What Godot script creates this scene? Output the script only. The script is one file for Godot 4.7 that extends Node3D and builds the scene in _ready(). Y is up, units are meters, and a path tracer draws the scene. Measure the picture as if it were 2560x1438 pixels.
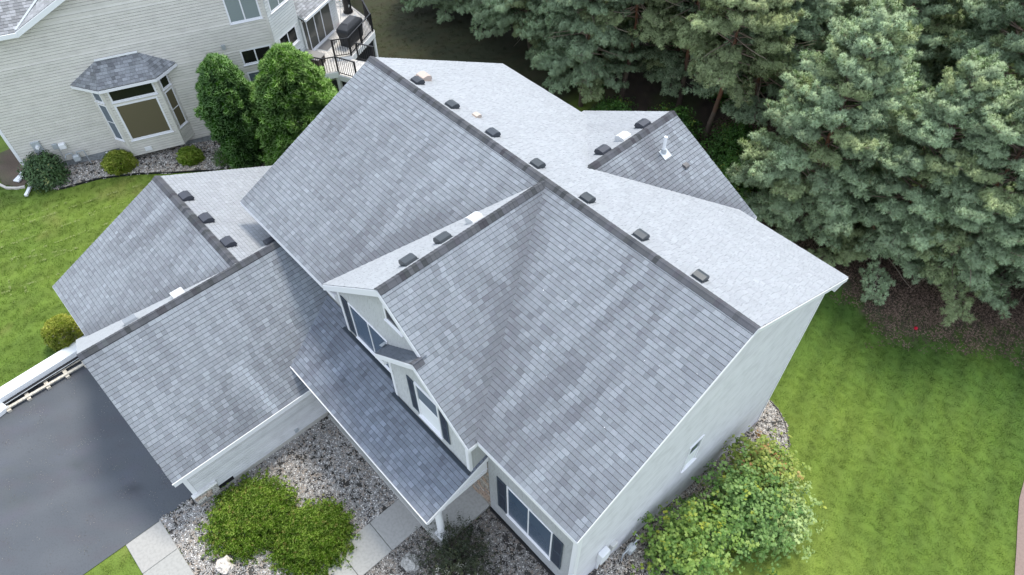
extends Node3D

# ---------------------------------------------------------------- mesh helper
class MB:
	var v := PackedVector3Array()
	var n := PackedVector3Array()
	var c := PackedColorArray()
	func tri(p: Vector3, q: Vector3, r: Vector3, col := Color.WHITE) -> void:
		var m := (q - p).cross(r - p).normalized()
		v.append(p); v.append(r); v.append(q)
		n.append(m); n.append(m); n.append(m)
		c.append(col); c.append(col); c.append(col)
	func trin(p: Vector3, q: Vector3, r: Vector3, np: Vector3, nq: Vector3, nr: Vector3, col: Color) -> void:
		if (q - p).cross(r - p).dot(np + nq + nr) < 0.0:
			var w := q; q = r; r = w
			w = nq; nq = nr; nr = w
		v.append(p); v.append(r); v.append(q)
		n.append(np); n.append(nr); n.append(nq)
		c.append(col); c.append(col); c.append(col)
	func quad(p: Vector3, q: Vector3, r: Vector3, s: Vector3, col := Color.WHITE) -> void:
		tri(p, q, r, col); tri(p, r, s, col)
	func trig(p: Vector3, q: Vector3, r: Vector3, cp: Color, cq: Color, cr: Color) -> void:
		var m := (q - p).cross(r - p).normalized()
		v.append(p); v.append(r); v.append(q)
		n.append(m); n.append(m); n.append(m)
		c.append(cp); c.append(cr); c.append(cq)
	func box(t: Transform3D, s: Vector3, col := Color.WHITE, bev := 0.0) -> void:
		var h := s * 0.5
		for ax in 3:
			for sg in [-1.0, 1.0]:
				var a := Vector3.ZERO; a[ax] = sg * h[ax]
				var b1 := Vector3.ZERO; b1[(ax + 1) % 3] = h[(ax + 1) % 3] - bev
				var b2 := Vector3.ZERO; b2[(ax + 2) % 3] = h[(ax + 2) % 3] - bev
				if sg < 0: b1 = -b1
				quad(t * (a - b1 - b2), t * (a + b1 - b2), t * (a + b1 + b2), t * (a - b1 + b2), col)
		if bev > 0.0:
			for ax in 3:
				for s1 in [-1.0, 1.0]:
					for s2 in [-1.0, 1.0]:
						var e1 := Vector3.ZERO; e1[ax] = h[ax] - bev
						var i := (ax + 1) % 3
						var j := (ax + 2) % 3
						var p := Vector3.ZERO; p[i] = s1 * h[i]; p[j] = s2 * (h[j] - bev)
						var q := Vector3.ZERO; q[i] = s1 * (h[i] - bev); q[j] = s2 * h[j]
						if s1 * s2 > 0: quad(t * (p - e1), t * (q - e1), t * (q + e1), t * (p + e1), col)
						else: quad(t * (q - e1), t * (p - e1), t * (p + e1), t * (q + e1), col)
	func bx(p: Vector3, s: Vector3, col := Color.WHITE, bev := 0.0) -> void:
		box(Transform3D(Basis.IDENTITY, p), s, col, bev)
	func bar(p: Vector3, q: Vector3, w: float, h: float, up := Vector3.UP, col := Color.WHITE, bev := 0.0) -> void:
		var z := (q - p).normalized()
		var x := up.cross(z).normalized()
		var y := z.cross(x)
		box(Transform3D(Basis(x, y, z), (p + q) * 0.5), Vector3(w, h, p.distance_to(q)), col, bev)
	func tube(pts: Array, rad: Array, sides: int, cols: Array, cap := true) -> void:
		var rings := []
		for i in pts.size():
			var d: Vector3 = (pts[min(i + 1, pts.size() - 1)] - pts[max(i - 1, 0)]).normalized()
			var a := d.cross(Vector3.RIGHT if absf(d.x) < 0.8 else Vector3.FORWARD).normalized()
			var b := d.cross(a)
			var ring := []
			for k in sides:
				var f := TAU * k / sides
				ring.append(a * cos(f) + b * sin(f))
			rings.append(ring)
		for i in pts.size() - 1:
			for k in sides:
				var k2 := (k + 1) % sides
				var n0: Vector3 = rings[i][k]; var n1: Vector3 = rings[i][k2]
				var n2: Vector3 = rings[i + 1][k2]; var n3: Vector3 = rings[i + 1][k]
				var p0: Vector3 = pts[i] + n0 * rad[i]; var p1: Vector3 = pts[i] + n1 * rad[i]
				var p2: Vector3 = pts[i + 1] + n2 * rad[i + 1]; var p3: Vector3 = pts[i + 1] + n3 * rad[i + 1]
				trin(p0, p1, p2, n0, n1, n2, cols[i]); trin(p0, p2, p3, n0, n2, n3, cols[i])
		if cap:
			for e in [0, pts.size() - 1]:
				if rad[e] > 0.004:
					for k in range(1, sides - 1):
						tri(pts[e] + rings[e][0] * rad[e], pts[e] + rings[e][k] * rad[e], pts[e] + rings[e][k + 1] * rad[e], cols[e])
	func prism(pts: PackedVector3Array, off: Vector3, col := Color.WHITE, side := Color(-1, 0, 0)) -> void:
		# pts: flat polygon, CCW seen from the tip of its normal (which is against off)
		var nn := Vector3.ZERO
		for i in pts.size(): nn += pts[i].cross(pts[(i + 1) % pts.size()])
		var ok := nn.dot(off) < 0
		var P := pts.duplicate()
		if not ok: P.reverse()
		nn = -off.normalized()
		var ux := (P[1] - P[0]).normalized()
		var flat := PackedVector2Array()
		var pn := (P[1] - P[0]).cross(P[2] - P[0]).normalized()
		for i in P.size():
			if pn.length() > 0.5: break
			pn = (P[(i + 1) % P.size()] - P[i]).cross(P[(i + 2) % P.size()] - P[i]).normalized()
		var uy := pn.cross(ux)
		for p in P: flat.append(Vector2((p - P[0]).dot(ux), (p - P[0]).dot(uy)))
		var t := Geometry2D.triangulate_polygon(flat)
		var sc := col if side.r < 0 else side
		for i in range(0, t.size(), 3):
			var a := P[t[i]]; var b := P[t[i + 1]]; var d := P[t[i + 2]]
			if (b - a).cross(d - a).dot(nn) < 0:
				var x := b; b = d; d = x
			tri(a, b, d, col); tri(a + off, d + off, b + off, sc)
		for i in P.size():
			var a := P[i]; var b := P[(i + 1) % P.size()]
			quad(a + off, b + off, b, a, sc)
	func mesh(m: Material) -> ArrayMesh:
		var am := ArrayMesh.new()
		if v.is_empty(): return am
		var ar := []; ar.resize(Mesh.ARRAY_MAX)
		ar[Mesh.ARRAY_VERTEX] = v; ar[Mesh.ARRAY_NORMAL] = n; ar[Mesh.ARRAY_COLOR] = c
		am.add_surface_from_arrays(Mesh.PRIMITIVE_TRIANGLES, ar)
		am.surface_set_material(0, m)
		return am

var rng := RandomNumberGenerator.new()
var taken := {}
var M := {}
const CAM := Vector3(10.691, 22.280, 11.1238)

func rf(a: float, b: float) -> float: return rng.randf_range(a, b)

func numbered(s: String) -> String:
	if not taken.has(s):
		taken[s] = 0
		return s
	taken[s] += 1
	return "%s_%03d" % [s, taken[s]]

func put(called: String, m: MB, mt: Material, parent: Node) -> MeshInstance3D:
	var o := MeshInstance3D.new()
	o.mesh = m.mesh(mt)
	o.name = numbered(called) if parent == self else called
	parent.add_child(o, true)
	return o

func group_node(called: String, parent: Node) -> Node3D:
	var o := Node3D.new(); o.name = called; parent.add_child(o, true)
	return o

func thing(called: String, label: String, cat: String, at := Vector3.ZERO, turn := 0.0, grp := "") -> Node3D:
	var o := Node3D.new(); o.name = numbered(called); add_child(o)
	o.position = at; o.rotation.y = turn
	return tag(o, label, cat, grp)

func tag(o: Node, label: String, cat: String, grp := "") -> Node:
	o.set_meta("label", label); o.set_meta("category", cat)
	if grp: o.set_meta("group", grp)
	return o

func kind(o: Node, k: String) -> Node:
	o.set_meta("kind", k); return o

func lin(r: float, g: float, b: float) -> Color: return Color(r, g, b)

func mat(col: Color, rough := 0.8, metal := 0.0, vert := false, tex: Texture2D = null, scale := 1.0) -> StandardMaterial3D:
	var m := StandardMaterial3D.new()
	m.albedo_color = col.linear_to_srgb(); m.roughness = rough; m.metallic = metal
	m.metallic_specular = 0.4
	m.vertex_color_use_as_albedo = vert
	if tex:
		m.albedo_texture = tex; m.uv1_triplanar = true; m.uv1_world_triplanar = true
		m.uv1_scale = Vector3.ONE * scale
	return m

func grain(sd: int, freq: float, lo: float, hi: float, oct := 4, size := 512) -> ImageTexture:
	var f := FastNoiseLite.new(); f.seed = sd; f.frequency = freq; f.fractal_octaves = oct
	f.noise_type = FastNoiseLite.TYPE_SIMPLEX_SMOOTH
	var im := f.get_seamless_image(size, size)
	im.convert(Image.FORMAT_L8)
	var d := im.get_data()
	for i in d.size(): d[i] = int(clampf(lo + (hi - lo) * d[i] / 255.0, 0, 1) * 255)
	var o := Image.create_from_data(size, size, false, Image.FORMAT_L8, d)
	o.convert(Image.FORMAT_RGB8)
	return ImageTexture.create_from_image(o)

func noise(sd: int, freq: float, oct := 3) -> FastNoiseLite:
	var f := FastNoiseLite.new(); f.seed = sd; f.frequency = freq; f.fractal_octaves = oct
	f.noise_type = FastNoiseLite.TYPE_SIMPLEX_SMOOTH
	return f

# ---------------------------------------------------------------- terrain
const FR := [[-14.0, -3.4], [-9.0, -3.3], [-5.25, -3.05], [-2.83, -2.61], [-0.63, -2.21], [1.56, -1.38], [3.56, -0.54], [5.0, 0.0]]
const FL := [[-14.0, -3.4], [-9.0, -3.2], [-4.0, -1.9], [0.0, -0.7], [2.6, -0.29], [8.4, 0.25], [12.0, 0.25]]
func table(t: Array, z: float) -> float:
	if z <= t[0][0]: return t[0][1]
	for i in range(1, t.size()):
		if z <= t[i][0]:
			var f: float = (z - t[i - 1][0]) / (t[i][0] - t[i - 1][0])
			return lerpf(t[i - 1][1], t[i][1], f)
	return t[t.size() - 1][1]
func ground(x: float, z: float) -> float:
	var w := smoothstep(-20.0, -12.0, x)
	return lerpf(table(FL, z), table(FR, z), w)

var n_patch := noise(5, 0.22, 3)
var n_fine := noise(6, 1.1, 2)
var n_big := noise(7, 0.07, 2)
func mulchness(x: float, z: float) -> float:
	# 1 where the ground under the pines is bare needles and bark, 0 on the lawn
	var edge := -14.3 if x > 1.0 else -9.0
	if x > 8.0: edge -= 0.72 * (x - 8.0)
	if x < -11.0: edge = -14.5 + 2.2 * (x + 11.0)
	edge += n_patch.get_noise_2d(x, z) * 1.3 + n_fine.get_noise_2d(x * 2.0, z * 2.0) * 1.1
	return smoothstep(edge + 1.5, edge - 0.7, z)
func lawn_color(x: float, z: float) -> Color:
	var right := smoothstep(2.0, 6.0, x)
	var a := Color(0.088, 0.140, 0.021)
	var b := Color(0.145, 0.196, 0.034)
	var d := Color(0.046, 0.092, 0.014)
	var p := n_patch.get_noise_2d(x * 0.8, z * 0.8) * 0.30 + n_big.get_noise_2d(x, z) * 0.65
	# the deeper green belt towards the trees, yellower grass nearer the street
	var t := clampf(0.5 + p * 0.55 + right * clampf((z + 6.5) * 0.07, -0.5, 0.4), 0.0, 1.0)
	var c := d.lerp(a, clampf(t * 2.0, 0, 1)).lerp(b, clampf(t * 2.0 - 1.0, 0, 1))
	# mower stripes
	var u := x * 0.97 - z * 0.24 if right > 0.5 else x * 0.98 + z * 0.18
	var s := sin(u * (TAU / 1.05) + n_patch.get_noise_2d(x * 1.2, z * 1.2) * 0.9) + 0.8 * pow(maxf(0.0, sin(u * (TAU / 0.62) + 1.0)), 6.0)
	c = c * (1.0 + 0.12 * s + n_fine.get_noise_2d(x, z) * 0.06)
	if right < 0.5:
		var dry := smoothstep(0.25, 0.6, n_patch.get_noise_2d(x * 1.7 + 40.0, z * 1.7))
		c = c.lerp(Color(0.16, 0.165, 0.05), dry * 0.45)
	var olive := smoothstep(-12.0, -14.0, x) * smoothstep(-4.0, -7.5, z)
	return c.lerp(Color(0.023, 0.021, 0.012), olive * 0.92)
func soil_color(x: float, z: float) -> Color:
	var t := 0.5 + n_fine.get_noise_2d(x * 1.5, z * 1.5) * 0.7
	var c := Color(0.040, 0.031, 0.024).lerp(Color(0.078, 0.058, 0.045), clampf(t, 0, 1))
	return c.lerp(Color(0.05, 0.075, 0.02), clampf(n_patch.get_noise_2d(x, z) * 1.2, 0, 0.5))

# ---------------------------------------------------------------- shingles
# pieces past the 300 that show largest go into one mesh per slope; the candidates are ranked first
var cand := []
var slope_mb := {}
var slopes := {}
var slope_mat := {}

func tab_geo(m: MB, o: Vector3, U: Vector3, V: Vector3, N: Vector3, pl: PackedVector2Array, v0: float, v1: float, th: float, cl: Array) -> void:
	# pl: outline in (u, v); the lower edge (v0) stands th above the deck, the upper edge 2 mm
	var n_ := pl.size()
	var area := 0.0
	for i in n_: area += pl[i].cross(pl[(i + 1) % n_])
	if absf(area) < 0.0006: return
	if area < 0: pl.reverse()
	var top := []
	var col := []
	for p in pl:
		var f := clampf((p.y - v0) / (v1 - v0), 0, 1)
		top.append(o + U * p.x + V * p.y + N * lerpf(th, 0.002, f))
		col.append(cl[0].lerp(cl[1], f))
	for i in range(1, n_ - 1): m.trig(top[0], top[i], top[i + 1], col[0], col[i], col[i + 1])
	for i in n_:
		var j := (i + 1) % n_
		var f0 := clampf((pl[i].y - v0) / (v1 - v0), 0, 1)
		var f1 := clampf((pl[j].y - v0) / (v1 - v0), 0, 1)
		if f0 > 0.9 and f1 > 0.9: continue
		var b0 := o + U * pl[i].x + V * pl[i].y - N * 0.004
		var b1 := o + U * pl[j].x + V * pl[j].y - N * 0.004
		m.quad(b0, b1, top[j], top[i], cl[0] * 0.62)

func shingles(key: String, o: Vector3, U: Vector3, V: Vector3, N: Vector3, poly: PackedVector2Array, st: Dictionary) -> void:
	var ex: float = st.get("ex", 0.143)
	var gap: float = st.get("gap", 0.0135)
	var base: Color = st.get("base", Color(0.192, 0.216, 0.244))
	var vary: float = st.get("vary", 0.065)
	var sd: int = st.get("seed", 1)
	var streak: float = st.get("streak", 0.5)
	var singles: bool = st.get("singles", false)
	var wlo: float = st.get("wlo", 0.12)
	var whi: float = st.get("whi", 0.235)
	var tk: float = st.get("th", 0.012)
	var nz := noise(sd, 0.9, 3)
	var nb := noise(sd + 9, 0.35, 2)
	var r := RandomNumberGenerator.new(); r.seed = sd * 77 + 5
	var mb: MB = slope_mb[key]
	var lo := Vector2(1e9, 1e9); var hi := -lo
	for p in poly: lo = lo.min(p); hi = hi.max(p)
	var rows := int(ceil((hi.y - lo.y) / ex))
	for i in rows:
		var v0 := lo.y + i * ex
		var v1 := v0 + ex
		var band := Geometry2D.intersect_polygons(poly, PackedVector2Array([Vector2(lo.x - 1, v0), Vector2(hi.x + 1, v0), Vector2(hi.x + 1, v1), Vector2(lo.x - 1, v1)]))
		for bp in band:
			var bl := 1e9; var bh := -1e9
			for p in bp: bl = minf(bl, p.x); bh = maxf(bh, p.x)
			var ulo := -1e9; var uhi := 1e9   # the stretch where whole tabs fit
			var convex_ok: bool = bp.size() == 4
			if convex_ok:
				for p in bp:
					if p.y > (v0 + v1) * 0.5:
						pass
				var b0 := 1e9; var b1 := -1e9; var t0 := 1e9; var t1 := -1e9
				for p in bp:
					if p.y < (v0 + v1) * 0.5: b0 = minf(b0, p.x); b1 = maxf(b1, p.x)
					else: t0 = minf(t0, p.x); t1 = maxf(t1, p.x)
				ulo = maxf(b0, t0); uhi = minf(b1, t1)
			var u := bl - r.randf() * 0.2
			while u < bh:
				var w := r.randf_range(wlo, whi)
				var ua := maxf(u, bl); var ub := minf(u + w, bh)
				u += w
				if ub - ua < 0.015: continue
				var rect := PackedVector2Array([Vector2(ua + 0.0025, v0), Vector2(ub - 0.0025, v0), Vector2(ub - 0.0025, v1 - gap), Vector2(ua + 0.0025, v1 - gap)])
				var um := (ua + ub) * 0.5
				var wx := um * 1.0 + nb.get_noise_2d(um, v0) * 0.6
				var wob := nb.get_noise_2d(um * 0.7, v0 * 0.5) * 0.5
				var patch := nb.get_noise_2d(um * 0.55 + 17.0, v0 * 0.45) * 1.5 + 0.15
				var s := nz.get_noise_2d(um * 1.1 + wob, v0 * 0.10) * 0.55 * (0.5 + clampf(patch, -0.4, 0.9)) + nz.get_noise_2d(um * 3.4 + 30.0, v0 * 0.28) * 0.30 + patch * 0.22
				s += 0.10 * (1.0 - 2.0 * v0 / maxf(hi.y, 0.1))
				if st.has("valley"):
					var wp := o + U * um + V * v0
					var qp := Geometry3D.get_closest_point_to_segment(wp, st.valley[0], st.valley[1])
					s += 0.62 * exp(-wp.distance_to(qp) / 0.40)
				var tone := 1.0 + r.randf_range(-vary, vary) + (r.randf_range(-vary, vary) if r.randf() < 0.35 else 0.0)
				var dk := clampf(0.40 + s * 1.22 + r.randfn() * 0.13, 0.0, 1.0)
				var col := base.lerp(Color(base.r * 0.47, base.g * 0.455, base.b * 0.475), dk * streak) * tone
				if st.has("pale"): # cleaner runs below a pipe or a vent
					for q in st.pale:
						var du: float = absf(um - q[0] - (q[1] - v0) * q[4])
						if v0 < q[1] and v0 > q[2]: col = col.lerp(base * 1.28, clampf(1.0 - du / q[3], 0, 1) * 0.8)
				var cl := [col, col * r.randf_range(0.96, 1.04)]
				var th := tk * r.randf_range(0.75, 1.3)
				var full: bool = convex_ok and ua >= ulo and ub <= uhi and bp.size() == 4
				if full:
					if singles:
						var pos := o + U * um + V * v0
						var dist := pos - CAM
						var score: float = absf(dist.normalized().dot(N)) * (ub - ua) / dist.length_squared()
						cand.append([score, key, o, U, V, N, rect, v0, v1, th, cl])
					else:
						tab_geo(mb, o, U, V, N, rect, v0, v1, th, cl)
				else:
					for cp in Geometry2D.intersect_polygons(bp, rect):
						tab_geo(mb, o, U, V, N, cp, v0, v1, th, cl)

# a roof slope: pts are corners on one plane (any order round it); eave gives the course direction
func slope(house: Node3D, called: String, pts: Array, along: Vector3, st := {}) -> MeshInstance3D:
	var N: Vector3 = (pts[1] - pts[0]).cross(pts[2] - pts[0]).normalized()
	if N.y < 0: N = -N
	var U := along.normalized()
	var V := N.cross(U).normalized()
	if V.y < 0: U = -U; V = -V
	var o: Vector3 = pts[0]
	var lowest := 1e9
	for p in pts: lowest = minf(lowest, (p - o).dot(V))
	o = o + V * lowest
	var poly := PackedVector2Array()
	var flat := PackedVector3Array()
	for p in pts:
		poly.append(Vector2((p - o).dot(U), (p - o).dot(V)))
		flat.append(p - N * 0.006)
	var m := MB.new()
	m.prism(flat, -N * 0.085, Color(0.045, 0.047, 0.05), Color(0.55, 0.56, 0.56))
	var s := put(called, m, M.deck, house)
	var key := called + str(slope_mb.size())
	slope_mb[key] = MB.new()
	slopes[key] = s
	slope_mat[key] = st.get("mat", M.shingle)
	shingles(key, o, U, V, N, poly, st)
	return s

func finish_shingles(limit: int) -> void:
	cand.sort_custom(func(a, b): return a[0] > b[0])
	for i in cand.size():
		var q: Array = cand[i]
		if i < limit:
			var m := MB.new()
			tab_geo(m, q[2], q[3], q[4], q[5], q[6], q[7], q[8], q[9], q[10])
			put("shingle", m, slope_mat.get(q[1], M.shingle), slopes[q[1]])
		else:
			tab_geo(slope_mb[q[1]], q[2], q[3], q[4], q[5], q[6], q[7], q[8], q[9], q[10])
	for k in slope_mb:
		if slope_mb[k].v.size():
			kind(put("shingles", slope_mb[k], slope_mat.get(k, M.shingle), slopes[k]), "stuff")
	cand = []; slope_mb = {}; slopes = {}

# ridge caps bent over a ridge from a to b; sl, sr: slopes of both sides (drop per metre), across: horizontal unit towards the right side
func ridge(house: Node3D, a: Vector3, b: Vector3, across: Vector3, sl: float, sr: float, sd: int) -> void:
	var g := group_node("ridge_capping", house)
	var r := RandomNumberGenerator.new(); r.seed = sd
	var d := (b - a).normalized()
	var L := a.distance_to(b)
	var x := 0.0
	var w := 0.15
	while x < L - 0.02:
		var st := r.randf_range(0.13, 0.15)
		if r.randf() < 0.08: st *= 2.0
		var e := minf(x + st + 0.02, L + 0.01)
		var k := r.randf_range(0.80, 1.12)
		if r.randf() < 0.24: k *= 0.62
		var col := Color(0.070, 0.074, 0.084) * k
		var m := MB.new()
		var sec := [[-w, 0.0], [-w * 0.42, 0.006], [-0.03, 0.012], [0.03, 0.012], [w * 0.42, 0.006], [w, 0.0]]
		var p0 := []; var p1 := []
		for q in sec:
			var off: float = q[0]
			var drop := absf(off) * (sl if off < 0 else sr)
			if absf(off) < 0.05: drop *= 0.5
			var base := across * off - Vector3.UP * (drop - 0.012)
			p0.append(a + d * x + base + Vector3.UP * (q[1] + 0.018))
			p1.append(a + d * e + base + Vector3.UP * (q[1] + 0.006))
		for i in sec.size() - 1:
			m.quad(p0[i], p0[i + 1], p1[i + 1], p1[i], col) if across.cross(d).y > 0 else m.quad(p0[i], p1[i], p1[i + 1], p0[i + 1], col)
			m.quad(p0[i] - Vector3.UP * 0.02, p0[i + 1] - Vector3.UP * 0.02, p0[i + 1], p0[i], col * 0.7)
		m.quad(p0[0] - Vector3.UP * 0.02, p0[0], p1[0], p1[0] - Vector3.UP * 0.015, col * 0.8)
		m.quad(p0[5] - Vector3.UP * 0.02, p0[5], p1[5], p1[5] - Vector3.UP * 0.015, col * 0.8)
		put("ridge_cap", m, M.cap, g)
		x += st

# ---------------------------------------------------------------- walls
func rect2(x0: float, y0: float, x1: float, y1: float) -> PackedVector2Array:
	return PackedVector2Array([Vector2(x0, y0), Vector2(x1, y0), Vector2(x1, y1), Vector2(x0, y1)])

# wall in the plane through o with axes U (level) and UP; N points outwards. poly in (u, y)
func wall(house: Node3D, called: String, o: Vector3, U: Vector3, N: Vector3, poly: PackedVector2Array, holes: Array, st := {}) -> MeshInstance3D:
	var W := Vector3.UP
	var m := MB.new()
	var pts := PackedVector3Array()
	for p in poly: pts.append(o + U * p.x + W * p.y - N * 0.004)
	m.prism(pts, -N * 0.14, st.get("back", Color(0.30, 0.31, 0.30)))
	var w := put(called, m, M.paint_v, house)
	var ex: float = st.get("ex", 0.127)
	var base: Color = st.get("base", Color(0.62, 0.63, 0.62))
	if st.get("style", "lap") == "none": return w
	if st.get("style", "lap") == "shake":
		var key := called + "_sh" + str(slope_mb.size())
		slope_mb[key] = MB.new(); slopes[key] = w
		var rest := [poly]
		for h in holes:
			var nx := []
			for q in rest: nx.append_array(Geometry2D.clip_polygons(q, h))
			rest = nx
		for q in rest:
			if Geometry2D.is_polygon_clockwise(q) and rest.size() > 1: continue
			shingles(key, o, U, W, N, q, {"ex": 0.15, "gap": 0.006, "base": base, "vary": 0.035, "seed": st.get("seed", 3), "streak": 0.12, "wlo": 0.08, "whi": 0.22, "th": 0.011})
		return w
	var lo := 1e9; var hi := -1e9; var xl := 1e9; var xh := -1e9
	for p in poly: lo = minf(lo, p.y); hi = maxf(hi, p.y); xl = minf(xl, p.x); xh = maxf(xh, p.x)
	var r := RandomNumberGenerator.new(); r.seed = st.get("seed", 3)
	var i := 0
	var th: float = st.get("th", 0.016)
	while lo + i * ex < hi:
		var y0 := lo + i * ex
		var y1 := y0 + ex
		i += 1
		var parts: Array = Geometry2D.intersect_polygons(poly, rect2(xl - 1, y0, xh + 1, y1))
		for h in holes:
			var nx := []
			for q in parts: nx.append_array(Geometry2D.clip_polygons(q, h))
			parts = nx
		for q in parts:
			var a := 0.0
			for k in q.size(): a += q[k].cross(q[(k + 1) % q.size()])
			if absf(a) < 0.004: continue
			if a < 0: q.reverse()
			var bm := MB.new()
			var k0 := r.randf_range(0.975 - st.get("tone", 0.02), 1.0 + st.get("tone", 0.02))
			var col := base * k0
			col.a = 1.0
			var top := []
			for p in q:
				var f: float = (p.y - y0) / ex
				# a dutch-lap profile: flat face below, drawn back near the top
				top.append(o + U * p.x + W * p.y + N * (th if f < 0.5 else lerpf(th, 0.003, (f - 0.5) * 2.0)))
			if q.size() == 4 and (absf(q[0].y - q[1].y) + absf(q[2].y - q[3].y) < 0.001 or absf(q[1].y - q[2].y) + absf(q[3].y - q[0].y) < 0.001):
				var A := []; var ql: PackedVector2Array = q
				# order so that 0,1 lie low and 2,3 high
				var s := 0
				for k in 4:
					if ql[k].y < (y0 + y1) * 0.5 and ql[(k + 1) % 4].y < (y0 + y1) * 0.5: s = k
				for k in 4: A.append(ql[(s + k) % 4])
				var slot: float = st.get("slot", 0.016)
				var cut := clampf(1.0 - slot / maxf(A[2].y - y0, 0.001), 0.3, 1.0)
				var m1: Vector2 = A[1].lerp(A[2], cut); var m0: Vector2 = A[0].lerp(A[3], cut)
				var g := func(p: Vector2, d: float) -> Vector3: return o + U * p.x + W * p.y + N * d
				var cove: float = st.get("cove", 0.0)
				if cove > 0.0:
					var c1: Vector2 = A[1].lerp(A[2], 1.0 - cove); var c0: Vector2 = A[0].lerp(A[3], 1.0 - cove)
					bm.quad(g.call(A[0], th), g.call(A[1], th), g.call(c1, th), g.call(c0, th), col)
					bm.quad(g.call(c0, th), g.call(c1, th), g.call(m1, 0.0), g.call(m0, 0.0), col)
				else:
					bm.quad(g.call(A[0], th), g.call(A[1], th), g.call(m1, th * 0.8), g.call(m0, th * 0.8), col)
					bm.quad(g.call(m0, th * 0.8), g.call(m1, th * 0.8), g.call(m1, -0.003), g.call(m0, -0.003), col)
				bm.quad(g.call(A[0], -0.003), g.call(A[1], -0.003), g.call(A[1], th), g.call(A[0], th), col)
				bm.quad(g.call(A[1], -0.003), g.call(m1, -0.003), g.call(m1, th * 0.8), g.call(A[1], th), col)
				bm.quad(g.call(m0, -0.003), g.call(A[0], -0.003), g.call(A[0], th), g.call(m0, th * 0.8), col)
			else:
				var tt := Geometry2D.triangulate_polygon(q)
				for k in range(0, tt.size(), 3):
					var a3: Vector3 = top[tt[k]]; var b3: Vector3 = top[tt[k + 1]]; var c3: Vector3 = top[tt[k + 2]]
					if (b3 - a3).cross(c3 - a3).dot(N) < 0: bm.tri(a3, c3, b3, col)
					else: bm.tri(a3, b3, c3, col)
				for k in q.size():
					var j: int = (k + 1) % q.size()
					bm.quad(o + U * q[k].x + W * q[k].y - N * 0.003, o + U * q[j].x + W * q[j].y - N * 0.003, top[j], top[k], col)
			put("siding_board", bm, M.vinyl, w)
	return w

# window: frame proud of the wall, panes a little back; cols: list of x limits inside the frame
func window(house: Node3D, o: Vector3, U: Vector3, N: Vector3, x0: float, y0: float, x1: float, y1: float, mull: Array, pane: Material, fw := 0.06, st := {}) -> MeshInstance3D:
	var W := Vector3.UP
	var m := MB.new()
	var B := Basis(U, W, N)
	var dp: float = st.get("depth", 0.07)
	var out: float = st.get("out", 0.035)
	var f := func(xa: float, ya: float, xb: float, yb: float, pr: float) -> void:
		m.box(Transform3D(B, o + U * (xa + xb) * 0.5 + W * (ya + yb) * 0.5 + N * (pr - dp * 0.5)), Vector3(xb - xa, yb - ya, dp), Color(0.8, 0.81, 0.81), 0.006)
	f.call(x0, y0, x0 + fw, y1, out); f.call(x1 - fw, y0, x1, y1, out)
	f.call(x0 + fw, y0, x1 - fw, y0 + fw, out - 0.002); f.call(x0 + fw, y1 - fw, x1 - fw, y1, out - 0.002)
	var xs := [x0 + fw]
	for q in mull:
		f.call(q - fw * 0.4, y0 + fw, q + fw * 0.4, y1 - fw, out - 0.005)
		xs.append(q)
	xs.append(x1 - fw)
	var rail: float = st.get("rail", 0.0)
	if rail > 0: f.call(x0 + fw, rail - 0.02, x1 - fw, rail + 0.02, out - st.get("inset", 0.027) + 0.015)
	var w := put(st.get("called", "window"), m, M.trim, house)
	for i in xs.size() - 1:
		var ys := [y0 + fw, y1 - fw]
		if rail > 0: ys = [y0 + fw, rail, y1 - fw]
		for k in ys.size() - 1:
			var pm := MB.new()
			pm.box(Transform3D(B, o + U * (xs[i] + xs[i + 1]) * 0.5 + W * (ys[k] + ys[k + 1]) * 0.5 + N * maxf(out - st.get("inset", 0.027), 0.009)), Vector3(xs[i + 1] - xs[i], ys[k + 1] - ys[k], 0.012))
			put("pane", pm, st.lower if st.has("lower") and k == 0 else pane, w)
	if st.get("sill", true):
		var sm := MB.new()
		sm.box(Transform3D(B, o + U * (x0 + x1) * 0.5 + W * (y0 - 0.018) + N * (out * 0.5 + 0.012)), Vector3(x1 - x0 + 0.06, 0.036, out + 0.05), Color(0.8, 0.81, 0.81), 0.006)
		put("sill", sm, M.trim, w)
	return w

func shutter(house: Node3D, o: Vector3, U: Vector3, N: Vector3, x0: float, y0: float, x1: float, y1: float) -> void:
	var m := MB.new()
	var B := Basis(U, Vector3.UP, N)
	var c := Color(0.042, 0.056, 0.076)
	var f := func(xa: float, ya: float, xb: float, yb: float, pr: float, tilt := 0.0) -> void:
		m.box(Transform3D(B * Basis(Vector3.RIGHT, tilt), o + U * (xa + xb) * 0.5 + Vector3.UP * (ya + yb) * 0.5 + N * pr), Vector3(xb - xa, yb - ya, 0.02), c, 0.003)
	f.call(x0, y0, x0 + 0.05, y1, 0.032); f.call(x1 - 0.05, y0, x1, y1, 0.032)
	for yy in [y0, (y0 + y1) * 0.5 - 0.03, y1 - 0.06]: f.call(x0 + 0.05, yy, x1 - 0.05, yy + 0.06, 0.031)
	var s := put("shutter", m, M.shutter, house)
	var n_ := int((y1 - y0) / 0.07)
	for i in n_:
		var yy := y0 + (y1 - y0) * (i + 0.5) / n_
		var lm := MB.new()
		lm.box(Transform3D(B * Basis(Vector3.RIGHT, 0.5), o + U * (x0 + x1) * 0.5 + Vector3.UP * yy + N * 0.026), Vector3(x1 - x0 - 0.1, 0.062, 0.008), c * 1.05)
		put("slat", lm, M.shutter, s)

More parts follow.
